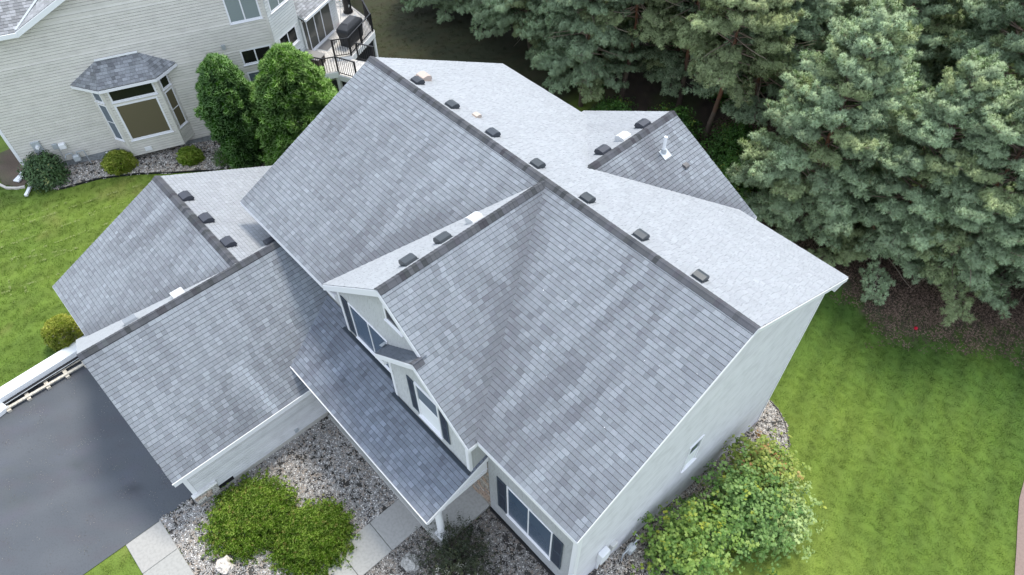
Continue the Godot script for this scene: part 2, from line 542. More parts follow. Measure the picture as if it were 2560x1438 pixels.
# trim board between two points, hanging h down, t thick, set outwards along N
func trim(house: Node3D, called: String, p: Vector3, q: Vector3, h: float, t: float, N: Vector3, mt: Material = null) -> void:
	var m := MB.new()
	var d := Vector3.UP * h
	var o := N.normalized() * t
	m.quad(p - d + o, q - d + o, q + o, p + o); m.quad(q - d, p - d, p, q)
	m.quad(p + o, q + o, q, p); m.quad(p - d, q - d, q - d + o, p - d + o)
	m.quad(p - d, p - d + o, p + o, p); m.quad(q - d + o, q - d, q, q + o)
	put(called, m, mt if mt else M.trim, house)

func flatpoly(house: Node3D, called: String, pts: Array, off: Vector3, mt: Material, col := Color.WHITE) -> MeshInstance3D:
	var m := MB.new()
	m.prism(PackedVector3Array(pts), off, col)
	return put(called, m, mt, house)

# low box vent with a sloped hood, mouth facing down the slope
func vent(house: Node3D, at: Vector3, N: Vector3, down: Vector3, col: Color, called := "roof_vent", sc := 1.0, label := "") -> void:
	var z := (down - N * down.dot(N)).normalized()
	var y := N
	var x := y.cross(z).normalized()
	var T := Transform3D(Basis(x, y, z) * sc, at)
	var m := MB.new()
	var w := 0.19
	var sec := [Vector2(-0.20, 0.0), Vector2(-0.19, 0.085), Vector2(-0.02, 0.185), Vector2(0.13, 0.19), Vector2(0.215, 0.105), Vector2(0.215, 0.075)]
	for i in sec.size() - 1:
		var a: Vector2 = sec[i]; var b: Vector2 = sec[i + 1]
		m.quad(T * Vector3(-w, a.y, a.x), T * Vector3(-w, b.y, b.x), T * Vector3(w, b.y, b.x), T * Vector3(w, a.y, a.x), col)
	for s in [-1.0, 1.0]:
		var p0 := T * Vector3(s * w, 0.0, 0.0)
		for i in sec.size() - 1:
			var a := T * Vector3(s * w, sec[i].y, sec[i].x); var b := T * Vector3(s * w, sec[i + 1].y, sec[i + 1].x)
			if s > 0: m.tri(p0, b, a, col)
			else: m.tri(p0, a, b, col)
		var e := T * Vector3(s * w, 0.075, 0.215); var f := T * Vector3(s * w, 0.0, 0.16)
		if s > 0: m.tri(p0, f, e, col)
		else: m.tri(p0, e, f, col)
	var v := put(called, m, M.vent, house)
	if label: v.set_meta("label", label)
	var k := MB.new()
	k.box(T * Transform3D(Basis(Vector3.RIGHT, -0.5), Vector3(0, 0.045, 0.175)), Vector3(w * 1.9, 0.085, 0.02), Color(0.012, 0.013, 0.016))
	put("vent_mouth", k, M.dark, v)
	var fl := MB.new()
	fl.box(T * Transform3D(Basis.IDENTITY, Vector3(0, 0.008, 0.0)), Vector3(0.44, 0.012, 0.46), col * 0.8)
	put("flange", fl, M.vent, v)

# ---------------------------------------------------------------- instanced foliage
func scatter(parent: Node, called: String, mesh: Mesh, xf: Array, cols: PackedColorArray) -> MultiMeshInstance3D:
	var mm := MultiMesh.new()
	mm.transform_format = MultiMesh.TRANSFORM_3D
	mm.use_colors = true
	mm.mesh = mesh
	mm.instance_count = xf.size()
	for i in xf.size():
		mm.set_instance_transform(i, xf[i])
		mm.set_instance_color(i, cols[i])
	var o := MultiMeshInstance3D.new(); o.multimesh = mm
	o.name = numbered(called) if parent == self else called
	parent.add_child(o, true)
	return o

func aim(y: Vector3, spin: float, s: float) -> Basis:
	y = y.normalized()
	var x := y.cross(Vector3.FORWARD if absf(y.z) < 0.9 else Vector3.RIGHT).normalized()
	var z := x.cross(y)
	return Basis(x, y, z) * Basis(Vector3.UP, spin) * Basis.from_scale(Vector3(s, s, s))

func rdir(r: RandomNumberGenerator) -> Vector3:
	return Vector3(r.randfn(), r.randfn(), r.randfn()).normalized()

# a twig end of several needle tufts, pointing along +y
func needle_mesh(sd: int) -> ArrayMesh:
	var r := RandomNumberGenerator.new(); r.seed = sd
	var m := MB.new()
	var tips := [[Vector3(0, 0.34, 0), Vector3(0, 1, 0)]]
	for k in 5:
		var a := TAU * k / 5.0 + r.randf() * 0.7
		var d := Vector3(cos(a) * 0.8, 0.75, sin(a) * 0.8).normalized()
		tips.append([Vector3(0, r.randf_range(0.05, 0.22), 0) + d * r.randf_range(0.12, 0.20), d])
	for t in tips:
		var o: Vector3 = t[0]; var ax: Vector3 = t[1]
		for i in 34:
			var d: Vector3 = (rdir(r) + ax * 0.75).normalized()
			var st: Vector3 = o - ax * r.randf_range(0.0, 0.10)
			var l := r.randf_range(0.09, 0.135)
			var sd_ := d.cross(rdir(r)).normalized() * r.randf_range(0.006, 0.010)
			var g := r.randf_range(0.82, 1.15)
			var nn := (d * 0.6 + ax * 0.5 + Vector3.UP * 0.5).normalized()
			m.trin(st - sd_, st + sd_, st + d * l, nn, nn, nn, Color(g, g, g))
		m.tube([o - ax * 0.2, o], [0.008, 0.005], 3, [Color(0.9, 0.7, 0.6), Color(0.9, 0.7, 0.6)], false)
	return m.mesh(M.needle)

func make_pine(called: String, sd: int, H: float, R: float, start: float, tint: Color, bare := 0.0) -> Node3D:
	var r := RandomNumberGenerator.new(); r.seed = sd
	var t := thing(called, "", "tree")
	var tm := MB.new()
	var pts := []; var rad := []; var col := []
	var bend := Vector3(r.randf_range(-0.5, 0.5), 0, r.randf_range(-0.5, 0.5))
	for i in 15:
		var f := i / 14.0
		pts.append(Vector3(0, H * f * 0.97, 0) + bend * sin(f * 3.0) * 0.6 + Vector3(r.randfn(), 0, r.randfn()) * 0.03)
		rad.append(lerpf(0.17, 0.025, pow(f, 0.9)))
		col.append(Color(0.085, 0.065, 0.052).lerp(Color(0.20, 0.095, 0.055), smoothstep(0.12, 0.35, f) * (1.0 - 0.7 * smoothstep(0.5, 0.7, f))) * r.randf_range(0.85, 1.15))
	tm.tube(pts, rad, 8, col)
	put("trunk", tm, M.bark, t)
	var bm := MB.new()
	var xf := []; var cs := PackedColorArray()
	var y := H * start
	var az := r.randf() * TAU
	while y < H * 0.985:
		var f := (y - H * start) / (H * (1.0 - start))
		var prof := pow(1.0 - f, 0.62) * (0.72 + 0.55 * sin(clampf(f * 2.2 + 0.45, 0, PI)))
		var nb := 3 if f > 0.85 else (4 + (r.randi() % 2))
		for b in nb:
			az += 2.4 + r.randf_range(-0.35, 0.35)
			var L := maxf(0.45, R * prof * r.randf_range(0.6, 1.08))
			var el := lerpf(-0.12, 0.75, f) + r.randf_range(-0.12, 0.14)
			var d := Vector3(cos(az) * cos(el), sin(el), sin(az) * cos(el))
			var fi := clampf(y / (H * 0.97), 0, 1) * 14.0
			var base: Vector3 = pts[int(fi)].lerp(pts[mini(int(fi) + 1, 14)], fi - int(fi))
			var bp := []; var br := []; var bc := []
			for k in 5:
				var q := k / 4.0
				bp.append(base + d * L * q + Vector3.UP * (0.10 * L * q * q - 0.12 * L * q * (1.0 - f)) + rdir(r) * 0.05 * L * q * 0.5)
				br.append(lerpf(0.035 + 0.006 * L, 0.008, q))
				bc.append(Color(0.20, 0.155, 0.12).lerp(Color(0.33, 0.28, 0.22), q))
			bm.tube(bp, br, 4, bc, false)
			if r.randf() < bare and f < 0.35:
				continue
			var tone := tint * r.randf_range(0.82, 1.18)
			if r.randf() < 0.16: tone = tone.lerp(Color(0.33, 0.38, 0.14), 0.5)
			var side := 1.0
			var nt := 6 + int(L * 4.2)
			for k in nt:
				var q := lerpf(0.34, 1.0, (k + r.randf() * 0.6) / nt)
				var fi2 := q * 4.0
				var a0: Vector3 = bp[mini(int(fi2), 3)].lerp(bp[mini(int(fi2), 3) + 1], fi2 - mini(int(fi2), 3))
				var sv := d.cross(Vector3.UP).normalized() * side
				side = -side
				var td := (d * r.randf_range(0.5, 1.0) + sv * r.randf_range(0.35, 1.0) + Vector3.UP * r.randf_range(0.0, 0.55)).normalized()
				var tl := r.randf_range(0.25, 0.55) + L * 0.20 * (1.15 - q)
				var e := a0 + td * tl
				bm.tube([a0, a0.lerp(e, 0.5) - Vector3.UP * 0.02, e], [0.012, 0.009, 0.006], 3, [Color(0.34, 0.29, 0.24), Color(0.36, 0.31, 0.25), Color(0.32, 0.27, 0.21)], false)
				var np := 1 + int(tl / 0.36)
				for w in np:
					var pp := a0.lerp(e, 1.0 - 0.36 * w / tl) if w else e
					var dir := (td + Vector3.UP * 0.55 + rdir(r) * 0.35).normalized()
					xf.append(Transform3D(aim(dir, r.randf() * TAU, r.randf_range(0.95, 1.4)), pp - dir * 0.22))
					cs.append(tone * r.randf_range(0.86, 1.14))
		y += r.randf_range(0.26, 0.40)
	var d2 := Vector3(0.1, 1, 0)
	for k in 4:
		xf.append(Transform3D(aim((d2 + rdir(r) * 0.4).normalized(), r.randf(), 1.1), pts[14] - Vector3.UP * 0.15)); cs.append(tint)
	put("branches", bm, M.bark, t)
	var parts := [[], [], []]; var pc := [PackedColorArray(), PackedColorArray(), PackedColorArray()]
	for i in xf.size(): parts[i % 3].append(xf[i]); pc[i % 3].append(cs[i])
	for i in 3: kind(scatter(t, "needle_crown", M.needle_mesh[i], parts[i], pc[i]), "stuff")
	return t

func place_copy(root: Node3D, first: bool, at: Vector3, turn: float, sc: float, label: String, grp: String) -> Node3D:
	var o: Node3D = root
	if not first:
		o = root.duplicate()
		o.name = numbered(String(root.name).rstrip("_0123456789")); add_child(o)
	o.position = at; o.rotation = Vector3(0, turn, 0); o.scale = Vector3.ONE * sc
	return tag(o, label, "tree", grp)

# a flat scaly spray for arborvitae and juniper, pointing along +y
func spray_mesh(sd: int, w: float, l: float, n_: int, mt: Material) -> ArrayMesh:
	var r := RandomNumberGenerator.new(); r.seed = sd
	var m := MB.new()
	for fan in 3:
		var rot := Basis(Vector3.UP, TAU * fan / 3.0 + r.randf()) * Basis(Vector3.RIGHT, r.randf_range(0.15, 0.55))
		for i in n_:
			var a := lerpf(-0.95, 0.95, (i + r.randf() * 0.6) / n_)
			var o := rot * Vector3(0, l * 0.35 * r.randf(), 0)
			var d := rot * Vector3(sin(a), cos(a), r.randf_range(-0.25, 0.25)).normalized()
			var s := (rot * Vector3(cos(a), -sin(a), r.randf_range(-0.4, 0.4))).normalized() * w * r.randf_range(0.7, 1.2)
			var q := o + d * l * r.randf_range(0.55, 0.9)
			var nn := (d * 0.5 + Vector3.UP * 1.0 + rot * Vector3(0, 0, 0.5)).normalized()
			var g := r.randf_range(0.8, 1.2)
			m.trin(o - s * 0.4, o + s * 0.4, o + d * l * 0.35 + s, nn, nn, nn, Color(g, g, g))
			m.trin(o - s * 0.4, o + d * l * 0.35 + s, q, nn, nn, nn, Color(g, g, g))
			m.trin(o - s * 0.4, q, o + d * l * 0.35 - s, nn, nn, nn, Color(g, g, g))
	return m.mesh(mt)

# a twig with broad leaves along +y
func leaf_mesh(sd: int, size: float, count: int, lobed: bool, mt: Material) -> ArrayMesh:
	var r := RandomNumberGenerator.new(); r.seed = sd
	var m := MB.new()
	for i in count:
		var o := Vector3(r.randf_range(-0.09, 0.09), r.randf_range(-0.05, 0.14), r.randf_range(-0.09, 0.09)) * (size / 0.08)
		var nn := (Vector3.UP * 1.2 + rdir(r) * 0.8).normalized()
		var d := nn.cross(rdir(r)).normalized()
		var s := nn.cross(d)
		var l := size * r.randf_range(0.75, 1.2)
		var g := r.randf_range(0.8, 1.2)
		var c := Color(g, g, g)
		var pts := []
		if lobed:
			for k in [[0.0, -0.1], [0.42, 0.0], [0.30, 0.28], [0.52, 0.55], [0.2, 0.62], [0.0, 1.0], [-0.2, 0.62], [-0.52, 0.55], [-0.30, 0.28], [-0.42, 0.0]]:
				pts.append(o + s * k[0] * l + d * k[1] * l - nn * 0.15 * absf(k[0]) * l)
		else:
			for k in [[0.0, 0.0], [0.26, 0.3], [0.24, 0.62], [0.0, 1.0], [-0.24, 0.62], [-0.26, 0.3]]:
				pts.append(o + s * k[0] * l + d * k[1] * l - nn * 0.2 * absf(k[0]) * l)
		var ctr := o + d * 0.4 * l
		for k in pts.size():
			m.tri(ctr, pts[k], pts[(k + 1) % pts.size()], c)
	return m.mesh(mt)

# crown of sprays over a lumpy body; shape(dir) gives the radius from the centre
func fill_crown(parent: Node, called: String, meshes: Array, n_: int, sd: int, ctr: Vector3, rad: Vector3, lump: float, cols: Array, inner: float, lift: float, sc := Vector2(0.8, 1.25), lumpf := 2.2) -> void:
	var r := RandomNumberGenerator.new(); r.seed = sd
	var nz := noise(sd, 1.0, 2)
	var sets := []; var cc := []
	for m in meshes: sets.append([]); cc.append(PackedColorArray())
	for i in n_:
		var d := rdir(r)
		if d.y < -0.75: d.y = -d.y
		var k := nz.get_noise_3dv(d * lumpf)
		var q := lerpf(inner, 1.0, sqrt(r.randf())) * (1.0 + lump * k)
		var p := ctr + Vector3(d.x * rad.x, d.y * rad.y, d.z * rad.z) * q
		var nd := Vector3(d.x / rad.x, d.y / rad.y, d.z / rad.z).normalized()
		var up := (nd + Vector3.UP * lift + rdir(r) * 0.45).normalized()
		var w := i % meshes.size()
		sets[w].append(Transform3D(aim(up, r.randf() * TAU, r.randf_range(sc.x, sc.y)), p))
		var t := clampf(0.5 + nz.get_noise_3dv(p * 1.6) * 0.9 + r.randfn() * 0.12, 0, 1)
		var c: Color = cols[0].lerp(cols[1], t)
		if cols.size() > 2 and r.randf() < 0.10: c = c.lerp(cols[2], r.randf())
		cc[w].append(c)
	for w in meshes.size(): kind(scatter(parent, called, meshes[w], sets[w], cc[w]), "stuff")

func stems(parent: Node, n_: int, sd: int, ctr: Vector3, rad: Vector3, r0: float, col: Color) -> void:
	var r := RandomNumberGenerator.new(); r.seed = sd
	var m := MB.new()
	for i in n_:
		var d := rdir(r); d.y = absf(d.y)
		var e := ctr + Vector3(d.x * rad.x, d.y * rad.y, d.z * rad.z) * r.randf_range(0.7, 0.95)
		var b := Vector3(ctr.x + r.randf_range(-0.15, 0.15), 0.0, ctr.z + r.randf_range(-0.15, 0.15))
		m.tube([b, b.lerp(e, 0.5) + Vector3.UP * 0.1, e], [r0, r0 * 0.7, r0 * 0.3], 4, [col, col, col * 1.2], false)
	put("stem", m, M.bark, parent)

func stone_mesh(sd: int, n_: int, spread: float, size: float) -> ArrayMesh:
	var r := RandomNumberGenerator.new(); r.seed = sd
	var m := MB.new()
	for i in n_:
		var o := Vector3(r.randf_range(-spread, spread), r.randf_range(-0.004, 0.018), r.randf_range(-spread, spread))
		var s := size * r.randf_range(0.65, 1.35)
		var B := Basis(rdir(r), r.randf() * TAU) * Basis.from_scale(Vector3(s, s * r.randf_range(0.5, 0.75), s * r.randf_range(0.7, 1.0)))
		var k := r.randf()
		var c: Color
		if k < 0.40: c = Color(0.62, 0.60, 0.57)
		elif k < 0.60: c = Color(0.30, 0.29, 0.28)
		elif k < 0.74: c = Color(0.40, 0.345, 0.295)
		elif k < 0.90: c = Color(0.10, 0.095, 0.09)
		else: c = Color(0.78, 0.76, 0.73)
		c = c * r.randf_range(0.8, 1.15)
		var top := Vector3(0, 0.5, 0); var bot := Vector3(0, -0.5, 0)
		var ring := []
		var ring2 := []
		for j in 6:
			var a := TAU * j / 6.0
			ring.append(Vector3(cos(a) * 0.5, 0.22, sin(a) * 0.5) * r.randf_range(0.85, 1.1))
			ring2.append(Vector3(cos(a) * 0.55, -0.2, sin(a) * 0.55))
		for j in 6:
			var j2 := (j + 1) % 6
			m.tri(o + B * top, o + B * ring[j2], o + B * ring[j], c)
			m.quad(o + B * ring[j], o + B * ring[j2], o + B * ring2[j2], o + B * ring2[j], c)
	return m.mesh(M.stone)

func in_poly(p: Vector2, poly: PackedVector2Array) -> bool: return Geometry2D.is_point_in_polygon(p, poly)

func gravel(called: String, poly: PackedVector2Array, dens: float, sd: int, tint: Color, lift := 0.02) -> void:
	var r := RandomNumberGenerator.new(); r.seed = sd
	var lo := Vector2(1e9, 1e9); var hi := -lo
	for p in poly: lo = lo.min(p); hi = hi.max(p)
	var n_ := int((hi.x - lo.x) * (hi.y - lo.y) * dens)
	var sets := [[], [], []]; var cc := [PackedColorArray(), PackedColorArray(), PackedColorArray()]
	for i in n_:
		var p := Vector2(r.randf_range(lo.x, hi.x), r.randf_range(lo.y, hi.y))
		if not in_poly(p, poly): continue
		sets[i % 3].append(Transform3D(Basis(Vector3.UP, r.randf() * TAU), Vector3(p.x, ground(p.x, p.y) + lift, p.y)))
		var k := 1.0 + n_patch.get_noise_2d(p.x * 2.0, p.y * 2.0) * 0.15
		cc[i % 3].append(tint * k)
	for k in 3: kind(scatter(self, called, M.stones[k], sets[k], cc[k]), "stuff")

func sheet(called: String, poly: PackedVector2Array, lift: float, mt: Material, colf: Callable, cell := 0.5) -> MeshInstance3D:
	# a ground sheet that follows the terrain
	var m := MB.new()
	var lo := Vector2(1e9, 1e9); var hi := -lo
	for p in poly: lo = lo.min(p); hi = hi.max(p)
	var x := lo.x
	while x < hi.x:
		var z := lo.y
		while z < hi.y:
			for q in Geometry2D.intersect_polygons(poly, rect2(x, z, x + cell, z + cell)):
				if Geometry2D.is_polygon_clockwise(q) : q.reverse()
				var t := Geometry2D.triangulate_polygon(q)
				for i in range(0, t.size(), 3):
					var a: Vector2 = q[t[i]]; var b: Vector2 = q[t[i + 1]]; var c: Vector2 = q[t[i + 2]]
					if (b - a).cross(c - a) > 0:
						var s := b; b = c; c = s
					m.trig(Vector3(a.x, ground(a.x, a.y) + lift, a.y), Vector3(b.x, ground(b.x, b.y) + lift, b.y), Vector3(c.x, ground(c.x, c.y) + lift, c.y), colf.call(a), colf.call(b), colf.call(c))
			z += cell
		x += cell
	return kind(put(called, m, mt, self), "structure")

func slab(house: Node, called: String, p: Vector3, s: Vector3, mt: Material, col := Color.WHITE, bev := 0.0) -> MeshInstance3D:
	var m := MB.new(); m.bx(p, s, col, bev)
	return put(called, m, mt, house)

func _ready() -> void:
	rng.seed = 11
	# ------------------------------------------------ camera, sky, sun, exposure
	var cam := Camera3D.new()
	cam.transform = Transform3D(Basis(Vector3(0.67973, -0.00573, -0.73344), Vector3(-0.56311, 0.63667, -0.52684), Vector3(0.46998, 0.77112, 0.42953)), CAM)
	cam.fov = 43.855; cam.near = 0.1; cam.far = 1500.0
	add_child(cam)
	var we := WorldEnvironment.new()
	var env := Environment.new()
	env.background_mode = Environment.BG_SKY
	var sky := Sky.new()
	var sm := ProceduralSkyMaterial.new()
	sm.sky_top_color = Color(0.79, 0.835, 0.905)
	sm.sky_horizon_color = Color(0.80, 0.835, 0.89)
	sm.sky_curve = 0.2
	sm.ground_horizon_color = Color(0.55, 0.57, 0.55)
	sm.ground_bottom_color = Color(0.25, 0.28, 0.22)
	sm.sun_angle_max = 0.0
	sky.sky_material = sm
	env.sky = sky
	env.tonemap_mode = Environment.TONE_MAPPER_LINEAR
	env.tonemap_exposure = 2.6
	env.sdfgi_enabled = true; env.ssao_enabled = true; env.ssil_enabled = true
	we.environment = env
	add_child(we)
	var sun := DirectionalLight3D.new()
	sun.light_energy = 0.55; sun.light_color = Color(1.0, 0.97, 0.92)
	sun.light_angular_distance = 15.0; sun.shadow_enabled = true
	sun.look_at_from_position(Vector3.ZERO, Vector3(0.1, -1.0, 0.42), Vector3.FORWARD)
	add_child(sun)

	materials()
	build_ground()
	build_house()
	build_neighbour()
	build_deck()
	build_yard()
	build_trees()

func materials() -> void:
	var g1 := grain(21, 0.05, 0.80, 1.16, 5)
	var g2 := grain(22, 0.02, 0.75, 1.15, 4)
	var g3 := grain(28, 0.012, 0.93, 1.05, 4)
	M.deck = mat(Color.WHITE, 0.9, 0.0, true)
	M.shingle = mat(Color.WHITE, 0.75, 0.0, true, g1, 1.6)
	M.shingle.rim_enabled = true; M.shingle.rim = 0.7; M.shingle.rim_tint = 0.0
	M.cap = mat(Color.WHITE, 0.9, 0.0, true, g1, 1.6)
	M.vinyl = mat(Color.WHITE, 0.5, 0.0, true, g3, 0.25)
	M.paint_v = mat(Color.WHITE, 0.7, 0.0, true)
	M.trim = mat(lin(0.67, 0.67, 0.695), 0.45)
	M.shutter = mat(Color.WHITE, 0.45, 0.0, true)
	M.glass_blue = mat(lin(0.050, 0.078, 0.120), 0.25)
	M.glass_dark = mat(lin(0.012, 0.013, 0.012), 0.06)
	M.glass_blind = mat(lin(0.20, 0.235, 0.235), 0.15)
	M.glass_grey = mat(lin(0.10, 0.125, 0.155), 0.12)
	M.vent = mat(Color.WHITE, 0.35, 0.1, true)
	M.dark = mat(lin(0.012, 0.013, 0.016), 0.7)
	M.black = mat(lin(0.014, 0.014, 0.016), 0.4)
	M.metal = mat(lin(0.42, 0.45, 0.47), 0.4, 0.3)
	M.white = mat(lin(0.68, 0.69, 0.70), 0.35)
	M.concrete = mat(Color.WHITE, 0.9, 0.0, true, grain(23, 0.04, 0.92, 1.05, 5), 0.4)
	M.asphalt = mat(Color.WHITE, 0.72, 0.0, true, grain(24, 0.06, 0.90, 1.12, 5), 0.45)
	M.found = mat(lin(0.26, 0.275, 0.285), 0.9, 0.0, false, g2, 0.6)
	M.earth = mat(Color.WHITE, 0.95, 0.0, true, grain(25, 0.05, 0.75, 1.22, 4), 0.7)
	M.stone = mat(Color.WHITE, 0.8, 0.0, true)
	M.rock = mat(Color.WHITE, 0.85, 0.0, true, grain(26, 0.02, 0.6, 1.25, 5), 1.2)
	M.bark = mat(Color.WHITE, 0.95, 0.0, true)
	M.needle = mat(Color.WHITE, 0.6, 0.0, true)
	M.needle.backlight_enabled = true; M.needle.backlight = Color(0.45, 0.55, 0.35)
	M.leaf = mat(Color.WHITE, 0.5, 0.0, true)
	M.leaf.backlight_enabled = true; M.leaf.backlight = Color(0.55, 0.7, 0.25)
	M.blade = mat(Color.WHITE, 0.7, 0.0, true)
	M.blade.backlight_enabled = true; M.blade.backlight = Color(0.6, 0.8, 0.3)
	M.wood = mat(lin(0.50, 0.46, 0.39), 0.75, 0.0, false, g2, 1.0)
	M.brown = mat(lin(0.07, 0.055, 0.045), 0.8)
	M.blind = mat(lin(0.105, 0.090, 0.052), 0.7)
	M.deckwood = mat(Color.WHITE, 0.7, 0.0, true, g2, 1.0)
	M.cover = mat(lin(0.035, 0.037, 0.042), 0.5)
	M.patio = mat(lin(0.085, 0.085, 0.075), 0.05)
	M.lid = mat(lin(0.20, 0.195, 0.19), 0.6)
	M.flash = mat(lin(0.035, 0.045, 0.058), 0.4, 0.2)
	M.red = mat(lin(0.55, 0.02, 0.05), 0.5)
	M.yellow = mat(lin(0.6, 0.5, 0.02), 0.5)
	M.cloth = mat(lin(0.12, 0.12, 0.125), 0.9)
	M.needle_mesh = [needle_mesh(1), needle_mesh(2), needle_mesh(3)]
	M.stones = [stone_mesh(1, 11, 0.095, 0.050), stone_mesh(2, 11, 0.095, 0.055), stone_mesh(3, 11, 0.095, 0.046)]

# ---------------------------------------------------------------- ground
const COURT := [Vector2(-3.46, 12.0), Vector2(-3.06, 11.0), Vector2(-3.06, 5.4), Vector2(3.4, 5.4), Vector2(1.15, 7.42), Vector2(1.15, 13.45), Vector2(-3.46, 13.45)]
const FRONTBED := [Vector2(2.36, 7.4), Vector2(3.38, 7.4), Vector2(3.38, 5.4), Vector2(6.96, 5.4), Vector2(8.6, 5.0), Vector2(8.9, 9.0), Vector2(8.0, 13.0), Vector2(2.36, 13.0)]
const SIDEBED := [Vector2(6.9, 5.4), Vector2(9.0, 5.0), Vector2(9.15, 2.0), Vector2(9.2, -1.0), Vector2(9.05, -3.5), Vector2(8.6, -5.1), Vector2(7.9, -6.1), Vector2(7.2, -6.5), Vector2(6.5, -6.6), Vector2(6.5, 0.0)]
const NBED := [Vector2(-22.35, 10.6), Vector2(-21.0, 10.0), Vector2(-20.45, 8.2), Vector2(-19.75, 6.8), Vector2(-18.9, 5.6), Vector2(-17.9, 4.0), Vector2(-17.4, 2.6), Vector2(-16.0, 0.5), Vector2(-18.3, -2.5), Vector2(-20.0, 2.5), Vector2(-21.4, 6.0), Vector2(-22.9, 10.5)]
const NFRONT := [Vector2(-22.35, 10.7), Vector2(-22.4, 11.2), Vector2(-23.1, 11.7), Vector2(-25.5, 11.6), Vector2(-25.5, 8.0), Vector2(-23.4, 10.3)]
const GBED := [Vector2(-12.0, 13.0), Vector2(-12.9, 13.6), Vector2(-13.5, 13.0), Vector2(-13.2, 11.5), Vector2(-12.0, 10.5), Vector2(-11.5, 12.0)]
const DRIVE := [Vector2(-3.48, 11.9), Vector2(-3.48, 32.0), Vector2(-11.75, 32.0), Vector2(-11.75, 12.3), Vector2(-9.9, 11.9)]

